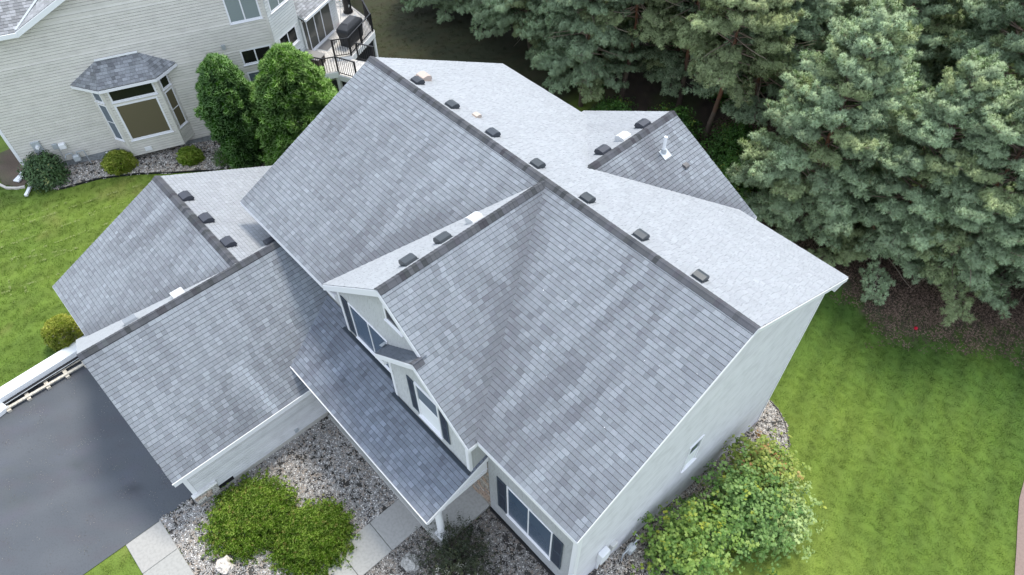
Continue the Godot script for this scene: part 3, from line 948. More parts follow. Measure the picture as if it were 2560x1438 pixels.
func build_ground() -> void:
	var xs := PackedFloat32Array(); var zs := PackedFloat32Array()
	for q in [-420, -260, -150, -90, -60, -45, -38]: xs.append(q)
	var x := -33.0
	while x <= 22.0: xs.append(x); x += 0.3
	for q in [26, 32, 42, 60, 90, 150, 260, 420]: xs.append(q)
	for q in [-420, -260, -160, -110, -80, -64, -54]: zs.append(q)
	var z := -48.0
	while z <= 18.0: zs.append(z); z += 0.3
	for q in [20, 24, 32, 48, 80, 150, 260, 420]: zs.append(q)
	var pts := []; var cols := []
	for j in zs.size():
		var pr := PackedVector3Array(); var cr := PackedColorArray()
		for i in xs.size():
			var px := xs[i]; var pz := zs[j]
			var y := ground(px, pz) - 0.012
			pr.append(Vector3(px, y, pz))
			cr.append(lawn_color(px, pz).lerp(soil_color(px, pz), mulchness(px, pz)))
		pts.append(pr); cols.append(cr)
	var m := MB.new()
	for j in zs.size() - 1:
		for i in xs.size() - 1:
			m.trig(pts[j][i], pts[j + 1][i], pts[j + 1][i + 1], cols[j][i], cols[j + 1][i], cols[j + 1][i + 1])
			m.trig(pts[j][i], pts[j + 1][i + 1], pts[j][i + 1], cols[j][i], cols[j + 1][i + 1], cols[j][i + 1])
	kind(put("ground", m, M.earth, self), "structure")
	# gravel beds: a dark bed and the stones on it
	var bedc := func(p: Vector2) -> Color: return Color(0.055, 0.052, 0.048) * (1.0 + n_patch.get_noise_2d(p.x, p.y) * 0.4)
	var beds := [COURT, FRONTBED, SIDEBED, NBED, GBED]
	for b in beds: sheet("gravel_bed", PackedVector2Array(b), 0.012, M.earth, bedc)
	sheet("soil_bed", PackedVector2Array(NFRONT), 0.012, M.earth, func(p): return soil_color(p.x, p.y) * 1.6)
	gravel("gravel", PackedVector2Array(COURT), 150.0, 1, Color(0.84, 0.84, 0.84))
	gravel("gravel", PackedVector2Array(FRONTBED), 120.0, 2, Color(0.60, 0.59, 0.575))
	gravel("gravel", PackedVector2Array(SIDEBED), 120.0, 3, Color(1.05, 1.03, 1.0))
	gravel("gravel", PackedVector2Array(NBED), 105.0, 4, Color(0.95, 0.93, 0.90))
	gravel("gravel", PackedVector2Array(GBED), 140.0, 5, Color(0.95, 0.95, 0.95))
	# driveway
	var nd := noise(31, 0.35, 3)
	var nl := noise(32, 0.5, 2)
	sheet("driveway", PackedVector2Array(DRIVE), 0.02, M.asphalt, func(p: Vector2) -> Color:
		var s := nl.get_noise_2d((p.x * 0.35 - p.y * 0.94) * 0.25, (p.x * 0.94 + p.y * 0.35) * 1.4)
		var k := 1.0 + nd.get_noise_2d(p.x, p.y) * 0.12 + s * 0.16 - 0.4 * exp(-p.distance_squared_to(Vector2(-7.3, 14.6)) / 0.03) - 0.35 * exp(-p.distance_squared_to(Vector2(-5.1, 13.6)) / 0.02)
		return Color(0.070, 0.077, 0.089) * k, 0.35)
	var gm := MB.new()
	for i in 5: gm.box(Transform3D(Basis(rdir(rng), rf(0, 3)), Vector3(rf(-0.12, 0.12), 0.003, rf(-0.12, 0.12))), Vector3.ONE * rf(0.006, 0.016))
	var gx := []; var gc := PackedColorArray()
	for i in 520:
		var p := Vector2(rf(-11.6, -3.6), rf(12.0, 20.0))
		if nd.get_noise_2d(p.x * 2.0, p.y * 2.0) < -0.1: continue
		gx.append(Transform3D(Basis(Vector3.UP, rf(0, 6)), Vector3(p.x, 0.022, p.y))); gc.append(Color(0.22, 0.215, 0.20) * rf(0.3, 1.2))
	kind(scatter(self, "driveway_grit", gm.mesh(M.stone), gx, gc), "stuff")
	# concrete walk, slab by slab
	var walk := kind(group_node("front_walk", self), "structure")
	var cells := []
	for i in 5: cells.append([-3.46 + i * 1.21, 13.47, -3.46 + (i + 1) * 1.21, 14.63])
	for i in 5: cells.append([1.15, 7.42 + i * 1.21, 2.36, 7.42 + (i + 1) * 1.21])
	for q in cells:
		var sl := slab(walk, "paving_slab", Vector3((q[0] + q[2]) * 0.5, 0.0, (q[1] + q[3]) * 0.5), Vector3(q[2] - q[0] - 0.012, 0.11, q[3] - q[1] - 0.012), M.concrete, Color(0.285, 0.282, 0.270) * rf(0.96, 1.04), 0.012)
	var st := slab(walk, "porch_floor", Vector3(0.2, 0.03, 6.42), Vector3(6.3, 0.24, 2.1), M.concrete, Color(0.36, 0.36, 0.345), 0.012)
	# edgings
	edging("bed_edging", [Vector2(6.79, -6.6), Vector2(7.22, -6.51), Vector2(7.77, -6.16), Vector2(8.39, -5.5), Vector2(8.95, -4.2), Vector2(9.15, -2.5), Vector2(9.2, 0.0), Vector2(9.1, 2.5), Vector2(8.95, 5.0)], 0.03, M.black, "black plastic edging curving round the gravel bed by the white end wall")
	edging("bed_edging", [Vector2(-20.95, 9.9), Vector2(-20.4, 8.2), Vector2(-19.7, 6.8), Vector2(-18.85, 5.6), Vector2(-17.85, 4.0)], 0.03, M.black, "dark edging between left lawn and gravel bed under the bay window")
	edging("bed_edging", [Vector2(-22.2, 11.0), Vector2(-22.35, 11.3), Vector2(-22.7, 11.65), Vector2(-23.3, 11.85), Vector2(-25.0, 11.9)], 0.10, M.concrete, "pale curved edging round soil bed at left edge of photo")
	sheet("side_path", PackedVector2Array([Vector2(15.45, -9.98), Vector2(15.75, -9.12), Vector2(16.19, -7.85), Vector2(16.48, -6.96), Vector2(17.0, -5.0), Vector2(19.0, -5.0), Vector2(18.2, -8.2), Vector2(17.0, -11.5), Vector2(15.2, -11.2)]), 0.03, M.concrete, func(_p): return Color(0.20, 0.15, 0.135))
	build_grass()

func edging(called: String, pts: Array, w: float, mt: Material, label: String) -> void:
	var m := MB.new()
	for i in pts.size() - 1:
		for k in 4:
			var a: Vector2 = pts[i].lerp(pts[i + 1], k / 4.0); var b: Vector2 = pts[i].lerp(pts[i + 1], (k + 1) / 4.0)
			m.bar(Vector3(a.x, ground(a.x, a.y) + 0.03, a.y), Vector3(b.x, ground(b.x, b.y) + 0.03, b.y), w, 0.10, Vector3.UP, Color(0.5, 0.47, 0.42))
	tag(put(called, m, mt, self), label, "edging")

func build_grass() -> void:
	# tufts of blades over the lawn that the photo shows
	var meshes := []
	for s in 3:
		var r := RandomNumberGenerator.new(); r.seed = 50 + s
		var m := MB.new()
		for i in 15:
			var o := Vector3(r.randf_range(-0.09, 0.09), -0.01, r.randf_range(-0.09, 0.09))
			var d := Vector3(r.randf_range(-0.6, 0.6), 1.0, r.randf_range(-0.6, 0.6)).normalized()
			var sd := d.cross(rdir(r)).normalized() * r.randf_range(0.005, 0.009)
			var l := r.randf_range(0.035, 0.065)
			var nn := (Vector3.UP * 2.0 + rdir(r) * 0.7).normalized()
			var g := r.randf_range(0.75, 1.3)
			m.trin(o - sd, o + sd, o + d * l, nn, nn, nn, Color(g, g, g * 0.9))
		meshes.append(m.mesh(M.blade))
	var solid := [PackedVector2Array(COURT), PackedVector2Array(FRONTBED), PackedVector2Array(SIDEBED), PackedVector2Array(NBED), PackedVector2Array(NFRONT), PackedVector2Array(DRIVE), PackedVector2Array([Vector2(15.45, -9.98), Vector2(15.75, -9.12), Vector2(16.19, -7.85), Vector2(16.48, -6.96), Vector2(17.0, -5.0), Vector2(19.0, -5.0), Vector2(18.2, -8.2), Vector2(17.0, -11.5), Vector2(15.2, -11.2)])]
	var zones := [[7.0, 18.0, -17.0, 5.0, 85.0], [-24.5, -11.0, 2.0, 17.5, 75.0], [-3.4, 3.5, 14.6, 17.5, 46.0], [-30.0, -13.0, -22.0, -1.0, 14.0], [2.0, 7.0, -17.0, -6.0, 60.0]]
	var r := RandomNumberGenerator.new(); r.seed = 77
	var sets := [[], [], []]; var cc := [PackedColorArray(), PackedColorArray(), PackedColorArray()]
	for zz in zones:
		var n_ := int((zz[1] - zz[0]) * (zz[3] - zz[2]) * zz[4])
		for i in n_:
			var p := Vector2(r.randf_range(zz[0], zz[1]), r.randf_range(zz[2], zz[3]))
			var mu := mulchness(p.x, p.y)
			if r.randf() < mu * 0.97: continue
			var hit := false
			for s in solid:
				if in_poly(p, s): hit = true; break
			if hit: continue
			if p.x > -12.6 and p.x < 7.0 and p.y < 12.0 and p.y > -6.2: continue
			var k := r.randi() % 3
			var c := lawn_color(p.x, p.y)
			sets[k].append(Transform3D(Basis(Vector3.UP, r.randf() * TAU) * Basis.from_scale(Vector3.ONE * r.randf_range(0.7, 1.15)), Vector3(p.x, ground(p.x, p.y), p.y)))
			cc[k].append(c * r.randf_range(0.95, 1.5))
	for k in 3: kind(scatter(self, "grass", meshes[k], sets[k], cc[k]), "stuff")
	# rows of dry clippings left on the lawn by the mower
	var cm := MB.new()
	for i in 5:
		var o := Vector3(r.randf_range(-0.03, 0.03), 0.052 + r.randf() * 0.01, r.randf_range(-0.03, 0.03))
		var d := Vector3(r.randfn(), 0.1, r.randfn()).normalized()
		var s := d.cross(Vector3.UP).normalized() * 0.005
		cm.trin(o - s, o + s, o + d * 0.04, Vector3.UP, Vector3.UP, Vector3.UP, Color.WHITE)
	var cmesh := cm.mesh(M.blade)
	var xf := []; var cl := PackedColorArray()
	var rows := [[-20.3, 14.6, -18.75, 6.6], [-19.6, 16.0, -18.2, 9.0], [-18.6, 15.8, -17.2, 8.2], [-17.3, 12.8, -16.6, 9.6], [-18.2, 13.4, -16.6, 10.2], [-16.9, 15.6, -15.9, 11.4], [-17.0, 13.5, -15.7, 13.8], [-20.6, 13.6, -19.8, 9.8], [-18.5, 9.6, -18.15, 7.9], [-18.6, 12.9, -17.9, 13.0], [-16.5, 13.1, -15.8, 13.2]]
	for q in rows:
		var L := Vector2(q[0], q[1]).distance_to(Vector2(q[2], q[3]))
		for i in int(L * 24.0):
			var t := r.randf()
			if n_fine.get_noise_2d(t * L * 2.2, q[0] * 7.0) < -0.08: continue
			var p := Vector2(q[0], q[1]).lerp(Vector2(q[2], q[3]), t) + Vector2(r.randfn(), r.randfn()) * 0.022
			xf.append(Transform3D(Basis(Vector3.UP, r.randf() * TAU), Vector3(p.x, ground(p.x, p.y), p.y)))
			cl.append(Color(0.29, 0.31, 0.14) * r.randf_range(0.6, 1.1))
	kind(scatter(self, "grass_clippings", cmesh, xf, cl), "stuff")

# ---------------------------------------------------------------- the house
func build_house() -> void:
	var h := thing("grey_roof_house", "white sided house with large grey shingle roof filling middle of photo", "house")
	var X := Vector3.RIGHT
	var Z := Vector3.BACK
	var sh := {"singles": true}
	var pitch := 0.4893; var ry := 8.449; var cp := 0.8166
	var main := func(x: float, z: float) -> Vector3: return Vector3(x, ry - pitch * absf(z), z)
	var cross := func(x: float, z: float) -> Vector3: return Vector3(x, ry - cp * absf(x), z)
	slope(h, "roof", [main.call(-8.58, 0), main.call(0, 0), main.call(-3.565, 5.95), main.call(-8.58, 5.95)], X, sh.merged({"seed": 11, "streak": 0.85, "valley": [main.call(-1.2, 2.0), main.call(-3.565, 5.95)]}))
	slope(h, "roof", [main.call(0, 0), main.call(7.22, 0), main.call(7.22, 5.95), main.call(3.565, 5.95)], X, sh.merged({"seed": 12, "streak": 0.85, "valley": [Vector3(0, ry, 0), main.call(3.565, 5.95)]}))
	slope(h, "roof", [main.call(7.22, -6.07), main.call(7.22, 0), main.call(-8.58, 0), main.call(-8.58, -6.07), main.call(-3.839, -6.07), main.call(-0.342, -2.2685), main.call(3.155, -6.07)], X, {"seed": 13, "streak": 0.15, "base": Color(0.262, 0.280, 0.302)})  # back slope: brightness from the sun put into a lighter base colour
	slope(h, "roof", [cross.call(0, 0), cross.call(0, 5.95), cross.call(-3.565, 5.95)], Z, {"seed": 14, "streak": 0.12, "base": Color(0.262, 0.280, 0.302)})  # lighter base paints in the light on this sunward side
	slope(h, "roof", [cross.call(0, 0), cross.call(3.565, 5.95), cross.call(3.64, 5.95), cross.call(3.64, 6.25), cross.call(1.6, 6.25), cross.call(1.6, 5.95), cross.call(0, 5.95)], Z, sh.merged({"seed": 15, "streak": 0.85, "valley": [Vector3(0, ry, 0), main.call(3.565, 5.95)]}))
	# small gable over the projecting bay
	var by := ry - cp * 1.6
	slope(h, "roof", [Vector3(1.6, by, 5.80), Vector3(1.6, by, 6.25), Vector3(-0.45, by - cp * 2.05, 6.25), Vector3(-0.45, by - cp * 2.05, 5.80)], Z, {"seed": 16, "mat": M.cap, "streak": 0.2, "base": Color(0.115, 0.130, 0.155)})
	# rear gable
	var rp := 0.5319; var rx := -0.342; var rh := 7.339
	var rear := func(x: float, z: float) -> Vector3: return Vector3(x, rh - rp * absf(x - rx), z)
	slope(h, "roof", [rear.call(rx, -2.2685), rear.call(3.155, -6.07), rear.call(3.655, -6.07), rear.call(3.655, -6.49), rear.call(rx, -6.49)], Z, sh.merged({"seed": 17, "streak": 0.9, "valley": [rear.call(rx, -2.2685), rear.call(3.155, -6.07)], "pale": [[0.52, 3.2, 0.4, 0.16, 0.05], [1.0, 3.0, 1.0, 0.10, 0.0]]}))
	slope(h, "roof", [rear.call(rx, -2.2685), rear.call(-3.839, -6.07), rear.call(-4.34, -6.07), rear.call(-4.34, -6.49), rear.call(rx, -6.49)], Z, {"seed": 18, "streak": 0.2, "base": Color(0.255, 0.272, 0.294)})  # sunward side: base lightened to carry the light on it
	# garage: ridge along x on the left, gable towards the drive
	var gy := 5.22; var gp := 0.469; var gf := 0.8
	var gs := func(x: float, z: float) -> Vector3: return Vector3(x, gy - gp * absf(z - 7.42), z)
	var gg := func(x: float, z: float) -> Vector3: return Vector3(x, gy - gf * absf(x + 6.4), z)
	slope(h, "roof", [gs.call(-12.17, 7.42), gs.call(-6.4, 7.42), gs.call(-9.16, 12.17), gs.call(-12.17, 12.17)], X, sh.merged({"seed": 21, "streak": 0.85, "valley": [gs.call(-6.4, 7.42), gs.call(-9.16, 12.17)]}))
	slope(h, "roof", [gs.call(-12.17, 7.42), gs.call(-6.4, 7.42), gs.call(-7.53, 5.5), gs.call(-7.53, 2.6), gs.call(-12.17, 2.6)], X, {"seed": 22, "streak": 0.25, "base": Color(0.255, 0.272, 0.294)})  # garage back slope, its brightness in the light painted into the base
	slope(h, "roof", [gg.call(-6.4, 7.42), gg.call(-6.4, 12.51), gg.call(-9.7, 12.51), gg.call(-9.7, 12.17), gg.call(-9.16, 12.17)], Z, {"seed": 23, "streak": 0.1, "base": Color(0.255, 0.272, 0.294)})  # lightened base stands for the light this side catches
	slope(h, "roof", [gg.call(-6.4, 5.5), gg.call(-6.4, 7.42), gg.call(-7.53, 5.5)], Z, {"seed": 24, "streak": 0.2, "base": Color(0.255, 0.272, 0.294)})  # same shingles, base lightened for the sunward side
	slope(h, "roof", [gg.call(-6.4, 5.5), gg.call(-6.4, 12.5), gg.call(-2.80, 12.48), gg.call(-2.80, 5.5)], Z, sh.merged({"seed": 25, "streak": 0.9,  "pale": [[-3.6 + 0.0, 1.9, 0.1, 0.35, 0.1]]}))
	# porch roof
	var po := func(x: float, z: float) -> Vector3: return Vector3(x, 2.945 + 0.3552 * (7.79 - z), z)
	slope(h, "porch_roof", [po.call(-4.75, 5.55), po.call(3.47, 5.5), po.call(3.47, 7.79), po.call(-3.6, 7.79)], X, sh.merged({"seed": 26, "streak": 0.7,  "base": Color(0.165, 0.190, 0.230), "whi": 0.22, "vary": 0.17}))
	# ridges
	ridge(h, Vector3(-8.58, ry, 0), Vector3(7.22, ry, 0), -Z, pitch, pitch, 1)
	ridge(h, Vector3(0, ry + 0.01, 5.95), Vector3(0, ry + 0.01, 0.1), X, cp, cp, 2)
	ridge(h, Vector3(rx, rh, -6.49), Vector3(rx, rh, -2.15), -X, rp, rp, 3)
	ridge(h, Vector3(-12.17, gy, 7.42), Vector3(-6.5, gy, 7.42), -Z, gp, gp, 4)
	ridge(h, Vector3(-6.4, gy + 0.01, 12.51), Vector3(-6.4, gy + 0.01, 5.6), X, gf, gf, 5)
	ridge(h, Vector3(1.6, by, 6.25), Vector3(1.6, by, 5.96), X, cp, cp, 6)

	# vents
	var vc := Color(0.040, 0.047, 0.056)
	var nb := Vector3(0, 0.898, -0.4394).normalized()
	for x in [-6.55, -4.74, -2.78, -0.79, 1.23, 3.21, 5.20]:
		vent(h, Vector3(x, ry - pitch * 0.42, -0.42), nb, Vector3(0, -0.44, -0.9), vc * rf(0.85, 1.2), "roof_vent", 0.88)
	vent(h, Vector3(-6.89, ry - pitch * 0.92, -0.92), nb, Vector3(0, -0.44, -0.9), Color(0.42, 0.345, 0.30), "roof_vent", 1.0, "tan topped roof vent beside the leftmost dark one")
	vent(h, Vector3(-4.02, ry - pitch * 0.84, -0.84), nb, Vector3(0, -0.44, -0.9), Color(0.42, 0.36, 0.31), "roof_vent", 0.58, "small tan square vent near the main ridge")
	var nr := Vector3(-rp, 1, 0).normalized()
	for q in [[-5.33, 0], [-4.34, 1], [-3.35, 0]]:
		vent(h, Vector3(rx - 0.34, rh - rp * 0.34, q[0]), nr, Vector3(-1, -rp, 0), Color(0.54, 0.55, 0.56) if q[1] else vc, "roof_vent", 1.0, "white roof vent between two dark ones on the rear gable" if q[1] else "")
	var nc := Vector3(-cp, 1, 0).normalized()
	for q in [[4.62, 0], [3.44, 0], [2.31, 1]]:
		vent(h, Vector3(-0.46, ry - cp * 0.46, q[0]), nc, Vector3(-1, -cp, 0), Color(0.54, 0.55, 0.56) if q[1] else vc * 1.1, "roof_vent", 1.0, "white roof vent on the cross gable nearest the main ridge" if q[1] else "")
	var ng := Vector3(0, 1, -gp).normalized()
	for x in [-10.56, -9.08, -7.56]:
		vent(h, Vector3(x, gy - gp * 0.30, 7.12), ng, Vector3(0, -gp, -1), vc)
	var nf := Vector3(-gf, 1, 0).normalized()
	for q in [[10.84, 2], [9.29, 1], [7.59, 1], [5.96, 0]]:
		vent(h, Vector3(-6.4 - 0.48, gy - gf * 0.48, q[0]), nf, Vector3(-1, -gf, 0), [vc, Color(0.54, 0.55, 0.56), Color(0.19, 0.21, 0.235)][q[1]], "roof_vent", 1.0, ["", "white box vent on the garage roof beside its ridge", "pale grey box vent on garage roof"][q[1]])
	# plumbing pipe with its flashing, small square exhaust
	var npp := Vector3(rp, 1, 0).normalized()
	var pm := MB.new()
	var pb := Vector3(0.47, rear.call(0.47, 0).y, -5.04)
	pm.tube([pb - Vector3.UP * 0.1, pb + Vector3.UP * 0.62], [0.055, 0.055], 12, [Color.WHITE, Color.WHITE])
	var pipe := put("vent_pipe", pm, M.white, h)
	var fm := MB.new()
	fm.box(Transform3D(aim(npp, 0, 1), pb + npp * 0.022 + Vector3(0.08, -0.04, 0)), Vector3(0.36, 0.012, 0.34))
	fm.tube([pb + npp * 0.02, pb + Vector3.UP * 0.12], [0.11, 0.07], 10, [Color.WHITE, Color.WHITE])
	put("pipe_flashing", fm, M.metal, pipe)
	vent(h, Vector3(1.18, rear.call(1.18, 0).y, -5.41), npp, Vector3(1, -rp, 0), Color(0.12, 0.115, 0.115), "exhaust_cap", 0.5, "small square exhaust cap below the white pipe")
	# a few pale specks on the shingles
	var sp := MB.new()
	for i in 22:
		var p: Vector3
		if i % 2: p = main.call(rf(0.9, 7.0), rf(1.0, 5.8))
		else: p = gg.call(rf(-6.0, -3.0), rf(6.5, 12.3))
		if p.z < 6.0 and p.x < p.z * 0.62 and i % 2: continue
		sp.box(Transform3D(Basis(Vector3.RIGHT, rf(0, 3)), p + Vector3.UP * 0.016), Vector3(rf(0.01, 0.022), 0.006, rf(0.01, 0.03)))
	kind(put("pale_specks", sp, M.white, h), "stuff")

	# trims: eaves (fascia) and rakes
	var rake := func(p: Vector3, q: Vector3, N: Vector3, hh := 0.16) -> void:
		trim(h, "rake_board", p - Vector3.UP * 0.03, q - Vector3.UP * 0.03, hh, 0.022, N)
	rake.call(main.call(7.215, 0), main.call(7.215, 5.95), X)
	rake.call(main.call(7.215, 0), main.call(7.215, -6.07), X)
	rake.call(main.call(-8.575, 0), main.call(-8.575, 5.95), -X)
	rake.call(main.call(-8.575, 0), main.call(-8.575, -6.07), -X)
	rake.call(cross.call(0, 5.945), cross.call(-3.565, 5.945), Z, 0.24)
	rake.call(cross.call(0, 5.945), cross.call(1.6, 5.945), Z, 0.24)
	rake.call(Vector3(1.6, by, 6.245), Vector3(-0.45, by - cp * 2.05, 6.245), Z, 0.20)
	rake.call(cross.call(1.6, 6.245), cross.call(3.64, 6.245), Z, 0.20)
	rake.call(rear.call(rx, -6.485), rear.call(3.655, -6.485), -Z)
	rake.call(rear.call(rx, -6.485), rear.call(-4.34, -6.485), -Z)
	rake.call(gg.call(-6.4, 12.475), gg.call(-9.7, 12.475), Z)
	rake.call(gg.call(-6.4, 12.475), gg.call(-2.8, 12.455), Z)
	rake.call(gs.call(-12.165, 7.42), gs.call(-12.165, 12.17), -X)
	rake.call(po.call(3.465, 5.5), po.call(3.465, 7.79), X, 0.17)
	var eave := func(p: Vector3, q: Vector3, N: Vector3, hh := 0.17) -> void:
		trim(h, "fascia", p - Vector3.UP * 0.035, q - Vector3.UP * 0.035, hh, 0.022, N)
	eave.call(main.call(3.66, 5.945), main.call(7.22, 5.945), Z)
	eave.call(main.call(-8.58, 5.945), main.call(-3.6, 5.945), Z)
	eave.call(main.call(3.16, -6.065), main.call(7.22, -6.065), -Z)
	eave.call(main.call(-3.84, -6.065), main.call(-8.58, -6.065), -Z)
	eave.call(cross.call(3.635, 5.97), cross.call(3.635, 6.25), X)
	eave.call(rear.call(3.65, -6.09), rear.call(3.65, -6.49), X)
	eave.call(gg.call(-2.795, 7.6), gg.call(-2.795, 12.48), X)
	eave.call(gs.call(-12.17, 12.165), gs.call(-9.2, 12.165), Z)
	eave.call(po.call(-3.6, 7.785), po.call(3.47, 7.785), Z)
	# white eave edging that shows along the garage
	trim(h, "drip_edge", gg.call(-2.80, 7.55) + Vector3(0.025, 0.02, 0), gg.call(-2.80, 12.50) + Vector3(0.025, 0.02, 0), 0.05, 0.02, X, M.white)
	trim(h, "drip_edge", po.call(-3.55, 7.79) + Vector3(0, 0.01, 0.025), po.call(3.5, 7.79) + Vector3(0, 0.01, 0.025), 0.05, 0.02, Z, M.white)
	# soffits
	flatpoly(h, "soffit", [Vector3(3.6, 5.36, 5.5), Vector3(7.2, 5.36, 5.5), Vector3(7.2, 5.36, 5.93), Vector3(3.6, 5.36, 5.93)], Vector3(0, 0.02, 0), M.trim)
	flatpoly(h, "soffit", [Vector3(-3.5, 5.36, 5.5), Vector3(-8.5, 5.36, 5.5), Vector3(-8.5, 5.36, 5.93), Vector3(-3.5, 5.36, 5.93)], Vector3(0, 0.02, 0), M.trim)
	flatpoly(h, "soffit", [Vector3(5.0, 5.30, -5.45), Vector3(7.2, 5.30, -5.45), Vector3(7.2, 5.30, -6.05), Vector3(3.2, 5.30, -6.05)], Vector3(0, 0.02, 0), M.trim)
	flatpoly(h, "soffit", [Vector3(-3.06, 2.19, 7.0), Vector3(-2.81, 2.19, 7.0), Vector3(-2.81, 2.19, 12.45), Vector3(-3.06, 2.19, 12.45)], Vector3(0, 0.02, 0), M.trim)
	# boxed return at the left foot of the cross gable
	slab(h, "eave_return", Vector3(-3.25, 5.40, 5.86), Vector3(0.58, 0.20, 0.14), M.trim)
	slab(h, "eave_return", Vector3(-0.24, by - cp * 2.05 - 0.14, 6.17), Vector3(0.36, 0.18, 0.13), M.trim)
	slab(h, "eave_return", Vector3(7.09, 5.33, -5.76), Vector3(0.22, 0.16, 0.60), M.trim)

	# ---- walls
	var white := Color(0.590, 0.585, 0.610)
	# right end wall
	var ew := PackedVector2Array([Vector2(-5.5, -3.45), Vector2(5.45, -3.45), Vector2(5.45, 5.46), Vector2(0, 8.449 - 0.12), Vector2(-5.5, 5.46)])
	var eo := Vector3(6.95, 0, 0)
	wall(h, "end_wall", eo, -Z, X, ew, [rect2(-0.55, 1.1, 0.15, 2.65)], {"base": white, "ex": 0.115, "th": 0.010, "slot": 0.005, "cove": 0.5, "tone": 0.03, "seed": 5})
	window(h, eo, -Z, X, -0.55, 1.1, 0.15, 2.65, [], M.glass_grey, 0.07, {"rail": 1.95, "depth": 0.07, "out": 0.05, "inset": 0.042, "lower": M.white})
	slab(h, "corner_trim", Vector3(6.975, 2.7, 5.44), Vector3(0.03, 5.5, 0.14), M.trim)
	slab(h, "corner_trim", Vector3(6.89, 2.7, 5.512), Vector3(0.14, 5.5, 0.024), M.trim)
	slab(h, "corner_trim", Vector3(6.968, 1.05, -5.39), Vector3(0.03, 8.7, 0.12), M.trim)
	# front wall right of the porch
	var fo := Vector3(0, 0, 5.49)
	var grey := Color(0.285, 0.295, 0.300)
	wall(h, "front_wall", fo, X, Z, rect2(3.44, 0.22, 6.95, 5.36), [rect2(4.25, 1.1, 6.10, 3.12)], {"style": "shake", "base": grey, "seed": 41})
	window(h, fo, X, Z, 4.25, 1.1, 6.10, 3.12, [5.15], M.glass_blue, 0.055)
	shutter(h, fo, X, Z, 3.84, 1.1, 4.23, 3.12)
	shutter(h, fo, X, Z, 6.12, 1.1, 6.51, 3.12)
	slab(h, "base_strip", Vector3(5.2, 0.08, 5.53), Vector3(3.5, 0.30, 0.06), M.black)
	# entry wall under the porch: stone veneer by the corner, white door casing
	wall(h, "entry_wall", Vector3(0, 0, 5.40), X, Z, rect2(-3.05, 0.1, 3.44, 3.6), [], {"style": "none", "back": Color(0.5, 0.52, 0.51)})
	veneer(h, Vector3(0, 0, 5.42), X, Z, 2.15, 0.12, 3.43, 3.45, 0.30, 0.16, Color(0.36, 0.32, 0.275), 61)
	slab(h, "door_casing", Vector3(2.06, 1.35, 5.47), Vector3(0.14, 2.5, 0.10), M.trim)
	slab(h, "door", Vector3(1.45, 1.25, 5.44), Vector3(1.05, 2.2, 0.06), M.shutter, Color(0.05, 0.03, 0.025))
	slab(h, "porch_ceiling", Vector3(0.2, 2.93, 6.6), Vector3(6.45, 0.03, 2.2), M.trim)
	slab(h, "porch_beam", Vector3(0.2, 2.78, 7.2), Vector3(6.4, 0.26, 0.20), M.trim)
	slab(h, "porch_beam", Vector3(3.28, 2.78, 6.3), Vector3(0.20, 0.26, 1.6), M.trim)
	flatpoly(h, "porch_end_panel", [Vector3(3.40, 2.95, 5.5), Vector3(3.40, 2.95, 7.7), Vector3(3.40, 3.62, 5.5)], Vector3(-0.03, 0, 0), M.trim)
	var pst := MB.new()
	pst.tube([Vector3(3.05, 0.15, 7.18), Vector3(3.05, 0.17, 7.18), Vector3(3.05, 2.7, 7.18)], [0.125, 0.13, 0.11], 20, [Color.WHITE, Color.WHITE, Color.WHITE])
	var post := put("porch_post", pst, M.white, h)
	slab(post, "post_base", Vector3(3.05, 0.20, 7.18), Vector3(0.36, 0.12, 0.36), M.white, Color.WHITE, 0.02)
	slab(post, "post_cap", Vector3(3.05, 2.62, 7.18), Vector3(0.32, 0.08, 0.32), M.white, Color.WHITE, 0.01)
	# cross gable wall and its windows
	var go := Vector3(0, 0, 5.80)
	var pale := Color(0.385, 0.395, 0.395)
	wall(h, "gable_wall", go, X, Z, PackedVector2Array([Vector2(-2.92, 3.3), Vector2(1.5, 3.3), Vector2(3.35, 5.55), Vector2(0, 8.28), Vector2(-2.92, 5.90)]), [rect2(-2.36, 3.92, -0.40, 5.66), rect2(-0.14, 7.0, 0.62, 7.72)], {"style": "shake", "base": pale, "seed": 42})
	window(h, go, X, Z, -2.36, 3.92, -0.40, 5.66, [-1.38], M.glass_blue, 0.055)
	window(h, go, X, Z, -0.14, 7.0, 0.62, 7.62, [], M.glass_dark, 0.07)
	shutter(h, go, X, Z, -2.74, 3.92, -2.39, 5.66)
	slab(h, "corner_trim", Vector3(-2.88, 4.65, 5.815), Vector3(0.10, 2.4, 0.03), M.trim)
	wall(h, "gable_side_wall", Vector3(-2.925, 0, 0), Z, -X, rect2(5.45, 3.3, 5.80, 5.75), [], {"style": "none"})
	# projecting bay wall with the shuttered sash window
	var bo := Vector3(0, 0, 6.09)
	wall(h, "bay_wall", bo, X, Z, PackedVector2Array([Vector2(-0.02, 3.3), Vector2(3.38, 3.3), Vector2(3.38, 5.55), Vector2(1.6, 7.0), Vector2(-0.02, 5.68)]), [rect2(1.24, 4.02, 2.26, 5.78)], {"style": "shake", "base": pale, "seed": 43})
	window(h, bo, X, Z, 1.24, 4.02, 2.26, 5.78, [], M.glass_grey, 0.06, {"rail": 4.95, "out": 0.05, "depth": 0.07, "inset": 0.042, "lower": M.white})
	shutter(h, bo, X, Z, 0.90, 4.06, 1.21, 5.74)
	shutter(h, bo, X, Z, 2.29, 4.06, 2.60, 5.74)
	slab(h, "corner_trim", Vector3(0.03, 4.5, 6.105), Vector3(0.11, 2.5, 0.03), M.trim)
	slab(h, "corner_trim", Vector3(3.34, 4.4, 6.105), Vector3(0.10, 2.2, 0.03), M.trim)
	slab(h, "corner_trim", Vector3(3.395, 4.4, 6.06), Vector3(0.03, 2.2, 0.10), M.trim)
